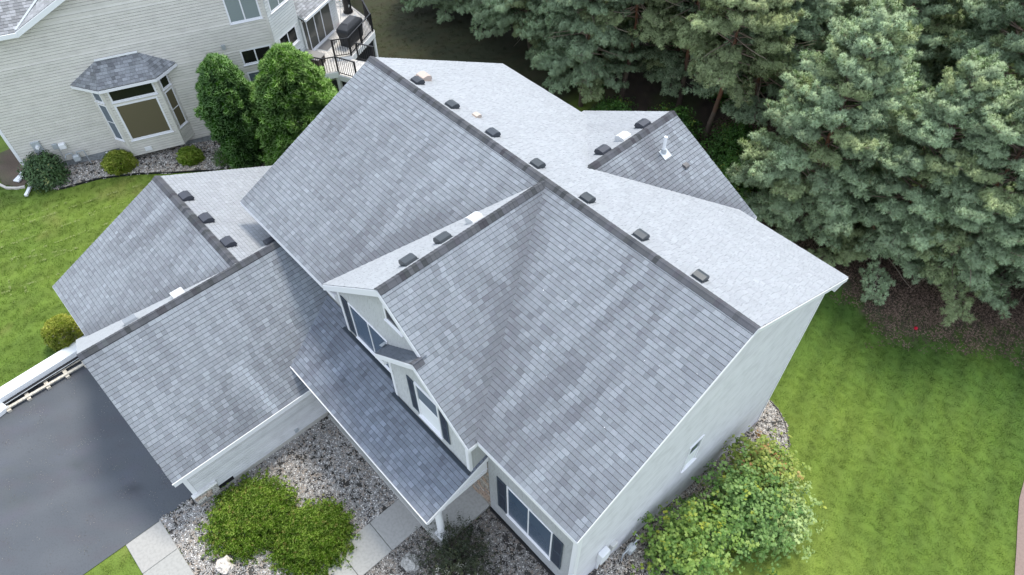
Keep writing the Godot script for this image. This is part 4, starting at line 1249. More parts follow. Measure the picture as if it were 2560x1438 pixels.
	wall(h, "bay_side_wall", Vector3(3.385, 0, 0), -Z, X, rect2(-6.09, 3.4, -5.48, 5.42), [], {"style": "shake", "base": pale * 0.95, "seed": 44})
	wall(h, "bay_side_wall", Vector3(-0.025, 0, 0), Z, -X, rect2(5.80, 3.3, 6.09, 5.6), [], {"style": "none"})
	# dark metal flashing at the foot of those walls
	trim(h, "flashing", Vector3(-3.1, po.call(0, 5.83).y + 0.10, 5.83), Vector3(-0.05, po.call(0, 5.83).y + 0.10, 5.83), 0.10, 0.10, Z, M.flash)
	trim(h, "flashing", Vector3(-0.12, po.call(0, 6.12).y + 0.09, 6.12), Vector3(3.44, po.call(0, 6.12).y + 0.09, 6.12), 0.09, 0.10, Z, M.flash)
	var kf := MB.new()
	kf.box(Transform3D(Basis(Vector3.BACK, 0.5), Vector3(-0.50, by - cp * 2.05 + 0.05, 5.9)), Vector3(0.16, 0.02, 0.2))
	put("flashing", kf, M.metal, h)
	# main walls that the porch and garage mostly hide
	wall(h, "upper_wall", Vector3(0, 0, 5.48), X, Z, rect2(-8.3, 2.2, -2.9, 5.4), [], {"style": "none", "back": Color(0.5, 0.5, 0.49)})
	wall(h, "left_end_wall", Vector3(-8.32, 0, 0), Z, -X, PackedVector2Array([Vector2(-5.45, -3.4), Vector2(5.48, -3.4), Vector2(5.48, 5.46), Vector2(0, 8.3), Vector2(-5.45, 5.46)]), [], {"style": "none", "back": Color(0.6, 0.6, 0.59)})
	wall(h, "back_wall", Vector3(0, 0, -5.46), -X, -Z, rect2(-6.95, -3.45, 8.32, 5.4), [], {"style": "none", "back": Color(0.6, 0.6, 0.59)})
	wall(h, "rear_gable_wall", Vector3(0, 0, -6.2), -X, -Z, PackedVector2Array([Vector2(-3.4, -3.45), Vector2(4.08, -3.45), Vector2(4.08, 5.15), Vector2(0.34, 7.15), Vector2(-3.4, 5.15)]), [], {"style": "none", "back": Color(0.6, 0.6, 0.59)})
	wall(h, "rear_gable_side", Vector3(3.4, 0, 0), -Z, X, rect2(5.4, -3.45, 6.2, 5.1), [], {"style": "none", "back": Color(0.6, 0.6, 0.59)})
	# garage walls
	wall(h, "garage_wall", Vector3(-3.06, 0, 0), -Z, X, rect2(-12.24, 0.22, -5.4, 2.30), [], {"base": Color(0.51, 0.515, 0.525), "ex": 0.127, "th": 0.024, "slot": 0.007, "cove": 0.62, "tone": 0.07, "seed": 6})
	slab(h, "foundation", Vector3(-3.08, 0.1, 8.85), Vector3(0.10, 0.26, 6.8), M.concrete, Color(0.42, 0.41, 0.38))
	wall(h, "garage_front", Vector3(0, 0, 12.24), X, Z, PackedVector2Array([Vector2(-9.4, 0.0), Vector2(-3.06, 0.0), Vector2(-3.06, 2.3), Vector2(-6.4, 5.0), Vector2(-9.4, 2.6)]), [], {"base": Color(0.60, 0.61, 0.60), "ex": 0.127})
	slab(h, "garage_door", Vector3(-6.3, 1.1, 12.27), Vector3(4.9, 2.15, 0.05), M.white)
	wall(h, "garage_bay_front", Vector3(0, 0, 11.75), X, Z, rect2(-11.9, 0.0, -9.4, 2.9), [], {"style": "none", "back": Color(0.6, 0.61, 0.6)})
	wall(h, "garage_left_wall", Vector3(-11.9, 0, 0), Z, -X, PackedVector2Array([Vector2(2.9, -0.6), Vector2(11.75, -0.6), Vector2(11.75, 2.9), Vector2(7.42, 5.05), Vector2(2.9, 2.9)]), [], {"style": "none", "back": Color(0.6, 0.61, 0.6)})
	slab(h, "corner_trim", Vector3(-3.045, 1.3, 12.19), Vector3(0.03, 1.9, 0.12), M.trim)
	slab(h, "corner_trim", Vector3(-3.11, 1.3, 12.255), Vector3(0.14, 1.9, 0.03), M.trim)
	# stone wainscot on the garage corner, its cap, dark vent by the ground, downspout outlet, hose box
	veneer(h, Vector3(-3.03, 0, 0), -Z, X, -12.32, 0.0, -11.55, 0.72, 0.26, 0.13, Color(0.47, 0.455, 0.42), 62)
	slab(h, "stone_cap", Vector3(-3.0, 0.76, 11.93), Vector3(0.16, 0.06, 0.82), M.concrete, Color(0.62, 0.62, 0.60), 0.01)
	slab(h, "low_vent", Vector3(-3.03, 0.30, 11.30), Vector3(0.03, 0.18, 0.52), M.black)
	slab(h, "outlet_box", Vector3(-3.02, 0.42, 8.62), Vector3(0.06, 0.16, 0.12), M.metal)
	# utility boxes on the right end wall near the front corner
	slab(h, "meter_box", Vector3(7.06, 0.95, 4.25), Vector3(0.20, 0.62, 0.36), M.white, Color.WHITE, 0.015)
	slab(h, "conduit", Vector3(7.0, 0.30, 4.35), Vector3(0.07, 0.8, 0.07), M.white)
	slab(h, "junction_box", Vector3(7.02, 0.70, 3.72), Vector3(0.14, 0.34, 0.26), M.vinyl, Color(0.5, 0.5, 0.48), 0.01)
	gas_meter(h, Vector3(7.30, ground(7.3, 3.1) + 0.42, 3.05), 0.0)
	finish_shingles(300)

func veneer(house: Node3D, o: Vector3, U: Vector3, N: Vector3, x0: float, y0: float, x1: float, y1: float, sw: float, shh: float, base: Color, sd: int) -> void:
	var m := MB.new()
	var B := Basis(U, Vector3.UP, N)
	m.box(Transform3D(B, o + U * (x0 + x1) * 0.5 + Vector3.UP * (y0 + y1) * 0.5), Vector3(x1 - x0, y1 - y0, 0.05), Color(0.30, 0.285, 0.26))
	var v := put("stone_veneer", m, M.paint_v, house)
	var r := RandomNumberGenerator.new(); r.seed = sd
	var y := y0
	while y < y1 - 0.03:
		var hh := minf(shh * r.randf_range(0.7, 1.35), y1 - y)
		var x := x0 - 0.0
		while x < x1 - 0.03:
			var w := minf(sw * r.randf_range(0.6, 1.5), x1 - x)
			var k := r.randf()
			var c := base * r.randf_range(0.75, 1.25)
			if k < 0.25: c = c.lerp(Color(0.42, 0.28, 0.19), 0.55)
			elif k < 0.4: c = c.lerp(Color(0.2, 0.2, 0.2), 0.5)
			var sm := MB.new()
			sm.box(Transform3D(B, o + U * (x + w * 0.5) + Vector3.UP * (y + hh * 0.5) + N * (0.025 + r.randf() * 0.02)), Vector3(w - 0.016, hh - 0.016, 0.05), c, 0.012)
			put("stone", sm, M.rock, v)
			x += w
		y += hh

func gas_meter(house: Node3D, p: Vector3, turn: float) -> void:
	var m := MB.new()
	var B := Basis(Vector3.UP, turn)
	m.box(Transform3D(B, p), Vector3(0.22, 0.30, 0.30), Color(0.42, 0.45, 0.46), 0.03)
	var g := put("gas_meter", m, M.paint_v, house)
	var k := MB.new()
	var pip := func(a: Vector3, b: Vector3) -> void: k.tube([p + B * a, p + B * b], [0.025, 0.025], 8, [Color(0.33, 0.36, 0.38), Color(0.33, 0.36, 0.38)])
	pip.call(Vector3(0, 0.15, -0.1), Vector3(0, 0.30, -0.1)); pip.call(Vector3(0, 0.15, 0.1), Vector3(0, 0.30, 0.1))
	pip.call(Vector3(0, 0.30, 0.1), Vector3(0, 0.30, 0.42)); pip.call(Vector3(0, 0.30, 0.42), Vector3(0, -0.6, 0.42))
	pip.call(Vector3(0, 0.30, -0.1), Vector3(0, 0.30, -0.35)); pip.call(Vector3(0, 0.30, -0.35), Vector3(-0.3, 0.30, -0.35))
	put("gas_pipe", k, M.paint_v, g)

# ---------------------------------------------------------------- the neighbour
func build_neighbour() -> void:
	var h := thing("neighbour_house", "beige lap-sided neighbour house with bay window, cut off at upper left", "house", Vector3(-21.035, 0, 5.579), deg_to_rad(69.717))
	var X := Vector3.RIGHT; var Z := Vector3.BACK
	var beige := Color(0.570, 0.548, 0.505)
	var poly := PackedVector2Array([Vector2(-5.31, 0.60), Vector2(1.4, 0.60), Vector2(1.4, 0.1), Vector2(4.0, 0.1), Vector2(4.0, -1.2), Vector2(6.97, -1.2), Vector2(6.97, 8.4), Vector2(2.0, 9.3), Vector2(-2.56, 7.0), Vector2(-5.31, 7.0)])
	var wins := [rect2(5.35, 5.42, 6.76, 7.3), rect2(5.35, 3.34, 6.76, 4.10), rect2(5.35, 1.6, 6.76, 2.95), rect2(-0.70, 0.40, 1.56, 4.2)]
	wall(h, "wall", Vector3.ZERO, X, Z, poly, wins, {"base": beige, "ex": 0.135, "th": 0.034, "slot": 0.019, "seed": 71})
	window(h, Vector3.ZERO, X, Z, 5.35, 5.42, 6.76, 7.3, [6.03], M.glass_blind, 0.075)
	window(h, Vector3.ZERO, X, Z, 5.35, 3.34, 6.76, 4.10, [6.0], M.glass_dark, 0.075)
	window(h, Vector3.ZERO, X, Z, 5.35, 1.6, 6.76, 2.95, [6.0], M.glass_grey, 0.075)
	slab(h, "foundation", Vector3(-1.9, 0.0, -0.06), Vector3(6.7, 1.2, 0.10), M.found)
	slab(h, "foundation", Vector3(2.6, -0.6, -0.06), Vector3(2.8, 1.4, 0.10), M.found)
	slab(h, "corner_trim", Vector3(-5.28, 3.8, 0.03), Vector3(0.13, 6.4, 0.03), M.trim)
	slab(h, "corner_trim", Vector3(-5.33, 3.8, -0.04), Vector3(0.03, 6.4, 0.12), M.trim)
	slab(h, "corner_trim", Vector3(6.93, 3.6, 0.03), Vector3(0.10, 9.4, 0.03), M.vinyl, beige * 0.95)
	# front of the house round the left corner
	wall(h, "street_wall", Vector3(-5.33, 0, 0), Z, -X, rect2(-7.0, 0.1, -0.02, 7.0), [], {"base": Color(0.62, 0.63, 0.62), "ex": 0.3, "style": "none", "back": Color(0.62, 0.63, 0.62)})
	window(h, Vector3(-5.36, 0, 0), Z, -X, -1.3, 0.9, -0.25, 2.6, [], M.glass_grey, 0.08)
	# bay window
	var by := 0.38
	var bc := [Vector3(-1.25, 0, 0), Vector3(-0.69, 0, 0.6), Vector3(1.55, 0, 0.6), Vector3(2.12, 0, 0)]
	var bay := MB.new()
	bay.prism(PackedVector3Array([bc[0] + Vector3.UP * (by + 0.01), bc[1] + Vector3.UP * (by + 0.01), bc[2] + Vector3.UP * (by + 0.01), bc[3] + Vector3.UP * (by + 0.01)]), Vector3(0, 0.08, 0), Color(0.5, 0.5, 0.48))
	put("bay_floor", bay, M.paint_v, h)
	var wn := [[], [], []]
	for i in 3:
		var a: Vector3 = bc[i]; var b: Vector3 = bc[i + 1]
		var U := (b - a).normalized(); var N := U.cross(Vector3.UP) * -1.0
		N = Vector3.UP.cross(U) * -1.0
		if N.z < 0: N = -N
		var L := a.distance_to(b)
		if i == 1:
			var tr := rect2(0.20, 3.30, L - 0.12, 3.96); var mn := rect2(0.20, 1.22, L - 0.20, 3.16)
			wall(h, "bay_front", a, U, N, rect2(0, by, L, 4.2), [tr, mn], {"base": beige, "ex": 0.135, "th": 0.030, "slot": 0.018, "seed": 72})
			window(h, a, U, N, 0.20, 3.30, L - 0.12, 3.96, [], M.glass_dark, 0.075)
			var w := window(h, a, U, N, 0.20, 1.22, L - 0.20, 3.16, [], M.blind, 0.085)
			var bm := MB.new()
			for k in 34:
				bm.box(Transform3D(Basis(U, Vector3.UP, N), a + U * (L * 0.5) + Vector3.UP * (1.33 + k * 0.052) + N * 0.0), Vector3(L - 0.58, 0.044, 0.012))
			put("blind", bm, M.blind, w)
		else:
			wall(h, "bay_side", a, U, N, rect2(0, by, L, 4.2), [rect2(0.16, 3.30, L - 0.14, 3.96), rect2(0.16, 1.22, L - 0.14, 3.16)], {"base": beige * 0.98, "ex": 0.135, "th": 0.030, "slot": 0.018, "seed": 73 + i})
			window(h, a, U, N, 0.16, 3.30, L - 0.14, 3.96, [], M.glass_dark if i else M.glass_grey, 0.06)
			window(h, a, U, N, 0.16, 1.22, L - 0.14, 3.16, [], M.blind if i else M.glass_grey, 0.06, {"rail": 2.2})
	for i in [1, 2]:
		slab(h, "corner_trim", bc[i] + Vector3(0, 2.29, 0.01), Vector3(0.10, 3.82, 0.06), M.vinyl, beige * 0.97)
	var nr := {"base": Color(0.205, 0.214, 0.228), "vary": 0.30, "streak": 0.25, "wlo": 0.10, "whi": 0.24, "gap": 0.008}
	slope(h, "bay_roof", [Vector3(-0.73, 4.22, 0.92), Vector3(1.66, 4.22, 0.92), Vector3(1.27, 5.06, 0.0), Vector3(-0.43, 5.06, 0.0)], X, nr.merged({"seed": 81}))
	slope(h, "bay_roof", [Vector3(-1.8, 4.22, 0.02), Vector3(-0.73, 4.22, 0.92), Vector3(-0.43, 5.06, 0.0)], Vector3(1.07, 0, 0.9), nr.merged({"seed": 82}))
	slope(h, "bay_roof", [Vector3(1.66, 4.22, 0.92), Vector3(2.6, 4.22, 0.02), Vector3(1.27, 5.06, 0.0)], Vector3(0.94, 0, -0.9), nr.merged({"seed": 83}))
	var ev := [Vector3(-1.8, 4.17, 0.03), Vector3(-0.73, 4.17, 0.93), Vector3(1.66, 4.17, 0.93), Vector3(2.6, 4.17, 0.03)]
	for i in 3: trim(h, "bay_fascia", ev[i], ev[i + 1], 0.13, 0.02, Vector3.UP.cross(ev[i + 1] - ev[i]) * -1.0 if Vector3.UP.cross(ev[i + 1] - ev[i]).z < 0 else Vector3.UP.cross(ev[i + 1] - ev[i]))
	flatpoly(h, "bay_soffit", [Vector3(-1.75, 4.08, 0.02), Vector3(-0.72, 4.08, 0.9), Vector3(1.64, 4.08, 0.9), Vector3(2.55, 4.08, 0.02)], Vector3(0, 0.02, 0), M.trim)
	slab(h, "roof_flashing", Vector3(0.42, 5.08, 0.05), Vector3(1.75, 0.06, 0.07), M.white)
	# roofs at the top left
	var rf1 := func(x: float, z: float) -> Vector3: return Vector3(x, 7.08 + 0.5 * (0.4 - z), z)
	var rf2 := func(x: float, z: float) -> Vector3: return Vector3(x, 7.08 + 0.49 * (x + 2.56), z)
	slope(h, "roof", [rf1.call(-5.8, 0.4), rf1.call(-2.56, 0.4), rf1.call(2.3, -4.56), rf1.call(-5.8, -4.56)], X, nr.merged({"seed": 84, "base": Color(0.22, 0.228, 0.236)}))
	slope(h, "roof", [rf2.call(-2.56, 0.4), rf2.call(2.0, 0.4), rf2.call(2.0, -4.2)], Z, nr.merged({"seed": 85, "base": Color(0.22, 0.228, 0.236)}))
	slope(h, "roof", [Vector3(2.0, 9.31, 0.4), Vector3(7.3, 6.7, 0.4), Vector3(7.3, 6.7, -6.0), Vector3(2.0, 9.31, -6.0)], Z, nr.merged({"seed": 86}))
	trim(h, "rake_board", rf2.call(-2.56, 0.4) - Vector3.UP * 0.02, rf2.call(2.0, 0.4) - Vector3.UP * 0.02, 0.22, 0.03, Z, M.white)
	trim(h, "fascia", rf1.call(-5.8, 0.4) - Vector3.UP * 0.02, rf1.call(-2.5, 0.4) - Vector3.UP * 0.02, 0.18, 0.05, Z, M.white)
	flatpoly(h, "soffit", [Vector3(-5.7, 6.9, 0.0), Vector3(-2.5, 6.9, 0.0), Vector3(-2.5, 6.9, 0.4), Vector3(-5.7, 6.9, 0.4)], Vector3(0, 0.02, 0), M.trim)
	var vm := MB.new()
	vm.bar(rf1.call(-2.50, 0.34) + Vector3.UP * 0.03, rf1.call(1.6, -3.9) + Vector3.UP * 0.03, 0.10, 0.02, Vector3.UP)
	put("valley_metal", vm, M.metal, h)
	# meters and boxes on the long wall
	slab(h, "meter_panel", Vector3(-4.32, 1.66, 0.06), Vector3(0.36, 0.56, 0.10), M.metal, Color.WHITE, 0.01)
	var mm := MB.new(); mm.tube([Vector3(-4.30, 1.68, 0.1), Vector3(-4.30, 1.68, 0.22), Vector3(-4.30, 1.68, 0.24)], [0.09, 0.085, 0.06], 14, [Color.WHITE, Color.WHITE, Color.WHITE])
	put("meter_glass", mm, M.white, h)
	for x in [-4.45, -4.33]:
		var cm := MB.new(); cm.tube([Vector3(x, 1.40, 0.06), Vector3(x, 0.05, 0.06)], [0.035, 0.035], 8, [Color.WHITE, Color.WHITE])
		put("conduit", cm, M.metal, h)
	slab(h, "junction_box", Vector3(-3.66, 1.47, 0.05), Vector3(0.22, 0.28, 0.08), M.metal, Color.WHITE, 0.01)
	slab(h, "meter_box", Vector3(-3.37, 1.44, 0.10), Vector3(0.30, 0.28, 0.18), M.white, Color.WHITE, 0.03)
	slab(h, "cover_plate", Vector3(-3.88, 0.60, 0.035), Vector3(0.26, 0.26, 0.03), M.white)
	var c2 := MB.new(); c2.tube([Vector3(-3.60, 1.33, 0.04), Vector3(-3.62, 0.25, 0.04)], [0.016, 0.016], 6, [Color.WHITE, Color.WHITE])
	put("conduit", c2, M.metal, h)
	gas_meter(h, Vector3(-3.08, 0.72, 0.18), PI / 2)
	slab(h, "dryer_vent", Vector3(-1.85, 0.47, 0.08), Vector3(0.10, 0.16, 0.14), M.white, Color.WHITE, 0.01)
	slab(h, "dryer_vent", Vector3(-1.70, 0.48, 0.08), Vector3(0.09, 0.16, 0.14), M.white, Color.WHITE, 0.01)
	slab(h, "cover_plate", Vector3(0.02, 0.62, 0.64), Vector3(0.30, 0.20, 0.04), M.white)
	slab(h, "retaining_post", Vector3(3.10, -0.2, 0.25), Vector3(0.20, 0.95, 0.55), M.brown)
	slab(h, "wall_light", Vector3(4.75, 4.45, 0.05), Vector3(0.16, 0.22, 0.09), M.metal)
	# angled wall with the paired windows, then the patio door
	var q := Vector3(6.97, 0, 0); var c := sqrt(0.5)
	var U2 := Vector3(c, 0, -c); var N2 := Vector3(c, 0, c)
	wall(h, "angled_wall", q, U2, N2, rect2(0.0, -1.4, 1.95, 8.0), [rect2(0.26, 5.42, 1.66, 7.2), rect2(0.28, 3.34, 1.64, 4.16), rect2(0.28, 1.7, 1.64, 3.0)], {"base": Color(0.58, 0.595, 0.585), "ex": 0.135, "th": 0.034, "slot": 0.019, "seed": 75})
	window(h, q, U2, N2, 0.26, 5.42, 1.66, 7.2, [0.95], M.glass_blind, 0.075)
	window(h, q, U2, N2, 0.28, 3.34, 1.64, 4.16, [0.96], M.glass_dark, 0.075)
	window(h, q, U2, N2, 0.28, 1.7, 1.64, 3.0, [0.96], M.glass_dark, 0.075)
	wall(h, "patio_wall", q, U2, N2, rect2(1.95, -1.4, 5.05, 4.25), [rect2(2.08, 2.27, 4.55, 4.02)], {"base": Color(0.57, 0.585, 0.575), "ex": 0.135, "th": 0.034, "slot": 0.019, "seed": 76})
	window(h, q, U2, N2, 2.08, 2.27, 4.55, 4.02, [2.45, 3.1, 3.72], M.patio, 0.075, {"called": "patio_door"})
	window(h, q, U2, N2, 0.3, -0.6, 1.6, 1.5, [0.95], M.glass_dark, 0.09)
	window(h, q, U2, N2, 2.2, -0.6, 4.4, 1.5, [3.3], M.glass_dark, 0.09)
	wall(h, "patio_end_wall", q + U2 * 5.05, -N2, U2, rect2(0.0, -1.4, 3.5, 4.2), [], {"base": Color(0.55, 0.56, 0.545), "ex": 0.135, "th": 0.034, "slot": 0.019, "seed": 77})
	var e := func(u: float, z: float) -> Vector3: return q + U2 * u + N2 * z + Vector3.UP * (4.30 + 0.42 * (0.35 - z))
	slope(h, "patio_roof", [e.call(1.98, 0.35), e.call(5.4, 0.35), e.call(5.4, -3.6), e.call(1.98, -3.6)], U2, nr.merged({"seed": 87, "base": Color(0.27, 0.275, 0.275)}))
	trim(h, "gutter", e.call(1.95, 0.36), e.call(5.4, 0.36), 0.12, 0.10, N2, M.white)
	flatpoly(h, "soffit", [e.call(1.98, 0.33) - Vector3.UP * 0.14, e.call(5.3, 0.33) - Vector3.UP * 0.14, q + U2 * 5.3 + Vector3.UP * 4.16, q + U2 * 1.98 + Vector3.UP * 4.16], Vector3(0, 0.02, 0), M.brown)
	var ds := MB.new()
	ds.tube([q + U2 * 1.98 + N2 * 0.10 + Vector3.UP * 4.2, q + U2 * 1.98 + N2 * 0.08 + Vector3.UP * -0.4], [0.045, 0.045], 8, [Color(0.55, 0.56, 0.54), Color(0.55, 0.56, 0.54)])
	put("downspout", ds, M.paint_v, h)
	finish_shingles(0)

func railing(t: Node3D, pts: Array, y: float, hh := 0.95) -> void:
	for i in pts.size():
		var m := MB.new(); m.bx(Vector3(pts[i].x, y + hh * 0.5, pts[i].y), Vector3(0.07, hh + 0.05, 0.07))
		put("railing_post", m, M.black, t)
		if i == pts.size() - 1: break
		var a: Vector2 = pts[i]; var b: Vector2 = pts[i + 1]
		var A := Vector3(a.x, y, a.y); var B := Vector3(b.x, y, b.y)
		var rl := MB.new()
		rl.bar(A + Vector3.UP * hh, B + Vector3.UP * hh, 0.055, 0.04)
		rl.bar(A + Vector3.UP * 0.09, B + Vector3.UP * 0.09, 0.035, 0.03)
		var rr := put("rail", rl, M.black, t)
		var n_ := int(a.distance_to(b) / 0.11)
		for k in range(1, n_):
			var p := A.lerp(B, k / float(n_))
			var bm := MB.new(); bm.bx(p + Vector3.UP * (hh + 0.09) * 0.5, Vector3(0.018, hh - 0.12, 0.018))
			put("baluster", bm, M.black, rr)

func planks(t: Node3D, called: String, poly: PackedVector2Array, y: float, dir: Vector2, w: float, col: Color) -> void:
	var n2 := Vector2(-dir.y, dir.x)
	var lo := 1e9; var hi := -1e9
	for p in poly: lo = minf(lo, p.dot(n2)); hi = maxf(hi, p.dot(n2))
	var s := lo
	while s < hi:
		var q := PackedVector2Array([dir * -20 + n2 * (s + 0.003), dir * 20 + n2 * (s + 0.003), dir * 20 + n2 * (s + w - 0.003), dir * -20 + n2 * (s + w - 0.003)])
		for c in Geometry2D.intersect_polygons(poly, q):
			if c.size() < 3: continue
			var pts := PackedVector3Array()
			for p in c: pts.append(Vector3(p.x, y, p.y))
			var m := MB.new(); m.prism(pts, Vector3(0, -0.03, 0), col * rf(0.86, 1.08))
			put(called, m, M.deckwood, t)
		s += w

func build_deck() -> void:
	var at := Vector3(-18.618, 0, -0.959); var turn := deg_to_rad(114.717)
	var t := thing("raised_deck", "pale plank deck with black railing behind the neighbour house", "deck", at, turn)
	var poly := PackedVector2Array([Vector2(0.9, 0.06), Vector2(5.1, 0.06), Vector2(5.1, -3.0), Vector2(8.4, -3.0), Vector2(6.25, 0.95), Vector2(5.24, 1.95), Vector2(2.83, 2.04), Vector2(2.35, 1.34), Vector2(1.42, 2.12), Vector2(1.0, 1.6)])
	var grey := Color(0.50, 0.485, 0.465)
	planks(t, "deck_board", poly, 2.25, Vector2(-0.62, 0.785).normalized(), 0.14, grey)
	var land := PackedVector2Array([Vector2(2.35, 1.36), Vector2(2.81, 2.06), Vector2(2.9, 3.4), Vector2(1.36, 3.2), Vector2(1.44, 2.14)])
	planks(t, "deck_board", land, 2.07, Vector2(1, 0.1).normalized(), 0.14, grey * 1.15)
	var edge := [[5.1, -3.0, 8.4, -3.0], [8.4, -3.0, 6.25, 0.95], [6.25, 0.95, 5.24, 1.95], [5.24, 1.95, 2.83, 2.04], [2.83, 2.04, 2.35, 1.34], [2.35, 1.34, 1.42, 2.12], [1.42, 2.12, 1.0, 1.6], [1.0, 1.6, 0.9, 0.06]]
	for e in edge:
		var m := MB.new()
		m.bar(Vector3(e[0], 2.07, e[1]), Vector3(e[2], 2.07, e[3]), 0.05, 0.30)
		put("rim_board", m, M.white, t)
	for e in [[1.42, 2.12, 1.36, 3.2], [1.36, 3.2, 2.9, 3.4], [2.9, 3.4, 2.83, 2.06]]:
		var m := MB.new()
		m.bar(Vector3(e[0], 1.89, e[1]), Vector3(e[2], 1.89, e[3]), 0.05, 0.30)
		put("rim_board", m, M.white, t)
	for e in [[1.10, 1.62, 1.46, 2.04], [1.50, 2.14, 1.46, 3.1], [2.9, 1.92, 5.2, 1.84]]:
		var m := MB.new()
		m.bar(Vector3(e[0], 0.75, e[1]), Vector3(e[2], 0.75, e[3]), 0.02, 2.0)
		put("screen_panel", m, M.dark, t)
	for p in [Vector2(5.2, 1.85), Vector2(2.9, 1.9), Vector2(1.45, 2.0), Vector2(1.45, 3.1), Vector2(2.8, 3.25), Vector2(6.1, 0.9), Vector2(8.2, -2.8)]:
		slab(t, "support_post", Vector3(p.x, 0.4, p.y), Vector3(0.16, 3.1, 0.16), M.white)
	railing(t, [Vector2(2.38, 1.36), Vector2(2.85, 2.0), Vector2(4.0, 1.95), Vector2(5.2, 1.9), Vector2(6.18, 0.92), Vector2(7.2, -0.98), Vector2(8.3, -2.95)], 2.25)
	railing(t, [Vector2(0.98, 0.9), Vector2(1.05, 1.6), Vector2(1.45, 2.1), Vector2(1.40, 3.15)], 2.07)
	railing(t, [Vector2(2.86, 2.4), Vector2(2.88, 3.35)], 2.07)
	# things standing on it
	var Bt := Transform3D(Basis(Vector3.UP, turn), at)
	var g := thing("covered_grill", "barbecue grill under black fabric cover on deck beside railing", "grill", Bt * Vector3(4.05, 2.25, 1.36), turn)
	var cv := MB.new()
	var secs := [[0.0, 0.66, 0.27], [0.55, 0.68, 0.29], [0.80, 0.74, 0.33], [0.95, 0.70, 0.31], [1.10, 0.46, 0.22], [1.15, 0.40, 0.17]]
	for i in secs.size() - 1:
		var a: Array = secs[i]; var b: Array = secs[i + 1]
		var ca := [Vector3(-a[1], a[0], a[2]), Vector3(a[1], a[0], a[2]), Vector3(a[1], a[0], -a[2]), Vector3(-a[1], a[0], -a[2])]
		var cb := [Vector3(-b[1], b[0], b[2]), Vector3(b[1], b[0], b[2]), Vector3(b[1], b[0], -b[2]), Vector3(-b[1], b[0], -b[2])]
		for k in 4:
			var k2 := (k + 1) % 4
			var mid: Vector3 = (ca[k] + ca[k2] + cb[k] + cb[k2]) * 0.25 * 1.02
			mid.y -= 0.02
			cv.tri(ca[k], ca[k2], mid); cv.tri(ca[k2], cb[k2], mid); cv.tri(cb[k2], cb[k], mid); cv.tri(cb[k], ca[k], mid)
	cv.quad(Vector3(-0.40, 1.15, 0.17), Vector3(0.40, 1.15, 0.17), Vector3(0.40, 1.15, -0.17), Vector3(-0.40, 1.15, -0.17))
	put("cover", cv, M.cover, g)
	for s in [-1, 1]: slab(g, "side_shelf", Vector3(s * 0.62, 0.82, 0), Vector3(0.24, 0.05, 0.5), M.cover)
	var sm := thing("smoker", "black upright cylinder smoker at the far end of deck", "smoker", Bt * Vector3(6.35, 2.25, -0.25), turn)
	var s1 := MB.new()
	s1.tube([Vector3(0, 0.03, 0), Vector3(0, 0.10, 0), Vector3(0, 0.12, 0), Vector3(0, 0.72, 0), Vector3(0, 0.86, 0), Vector3(0, 0.92, 0)], [0.26, 0.26, 0.21, 0.21, 0.16, 0.05], 18, [Color.WHITE, Color.WHITE, Color.WHITE, Color.WHITE, Color.WHITE, Color.WHITE])
	put("barrel", s1, M.black, sm)
	slab(sm, "nameplate", Vector3(-0.1, 0.45, 0.19), Vector3(0.10, 0.12, 0.02), M.metal)
	slab(sm, "handle", Vector3(0.0, 0.95, 0), Vector3(0.14, 0.03, 0.03), M.metal)
	var fp := thing("wire_basket", "round wire basket at far end of deck, cut off by photo edge", "basket", Bt * Vector3(6.9, 2.25, -1.1), turn)
	var wb := MB.new()
	for k in 18:
		var a := TAU * k / 18.0
		wb.tube([Vector3(cos(a) * 0.26, 0.02, sin(a) * 0.26), Vector3(cos(a) * 0.34, 0.36, sin(a) * 0.34)], [0.008, 0.008], 4, [Color.WHITE, Color.WHITE], false)
	put("wires", wb, M.metal, fp)
	var hoop := MB.new()
	for r_ in [[0.26, 0.02], [0.30, 0.2], [0.34, 0.36]]:
		var pp := []; var rr := []; var cc := []
		for k in 19: pp.append(Vector3(cos(TAU * k / 18.0) * r_[0], r_[1], sin(TAU * k / 18.0) * r_[0])); rr.append(0.012); cc.append(Color.WHITE)
		hoop.tube(pp, rr, 5, cc, false)
	put("hoop", hoop, M.metal, fp)
	var mt := thing("door_mat", "dark woven mat on the deck before the patio door", "mat", Bt * Vector3(3.2, 2.25, 0.42), turn)
	slab(mt, "mat", Vector3(0, 0.012, 0), Vector3(0.95, 0.02, 0.55), M.cloth, Color.WHITE, 0.005)
	slab(mt, "border", Vector3(0, 0.006, 0), Vector3(1.02, 0.012, 0.62), M.metal)
	var bd := thing("storage_box", "flat grey lidded storage box on deck by the house corner", "box", Bt * Vector3(1.62, 2.25, 0.62), turn)
	slab(bd, "box", Vector3(0, 0.20, 0), Vector3(0.62, 0.38, 1.0), M.brown, Color.WHITE, 0.02)
	slab(bd, "lid", Vector3(0, 0.41, 0), Vector3(0.68, 0.05, 1.06), M.lid, Color.WHITE, 0.015)
	var br := thing("broom", "broom with red head and yellow grip leaning along patio wall", "broom", Bt * Vector3(4.95, 2.25, 0.15), turn)
	var b1 := MB.new(); b1.tube([Vector3(0, 0.12, 0.02), Vector3(0.35, 1.25, -0.02)], [0.013, 0.013], 6, [Color.WHITE, Color.WHITE])
	put("handle", b1, M.metal, br)
	var b3 := MB.new(); b3.tube([Vector3(0.35, 1.25, -0.02), Vector3(0.39, 1.38, -0.025)], [0.018, 0.018], 6, [Color.WHITE, Color.WHITE])
	put("grip", b3, M.yellow, br)
	slab(br, "head", Vector3(-0.02, 0.06, 0.05), Vector3(0.30, 0.12, 0.07), M.red)
	var cu := MB.new()
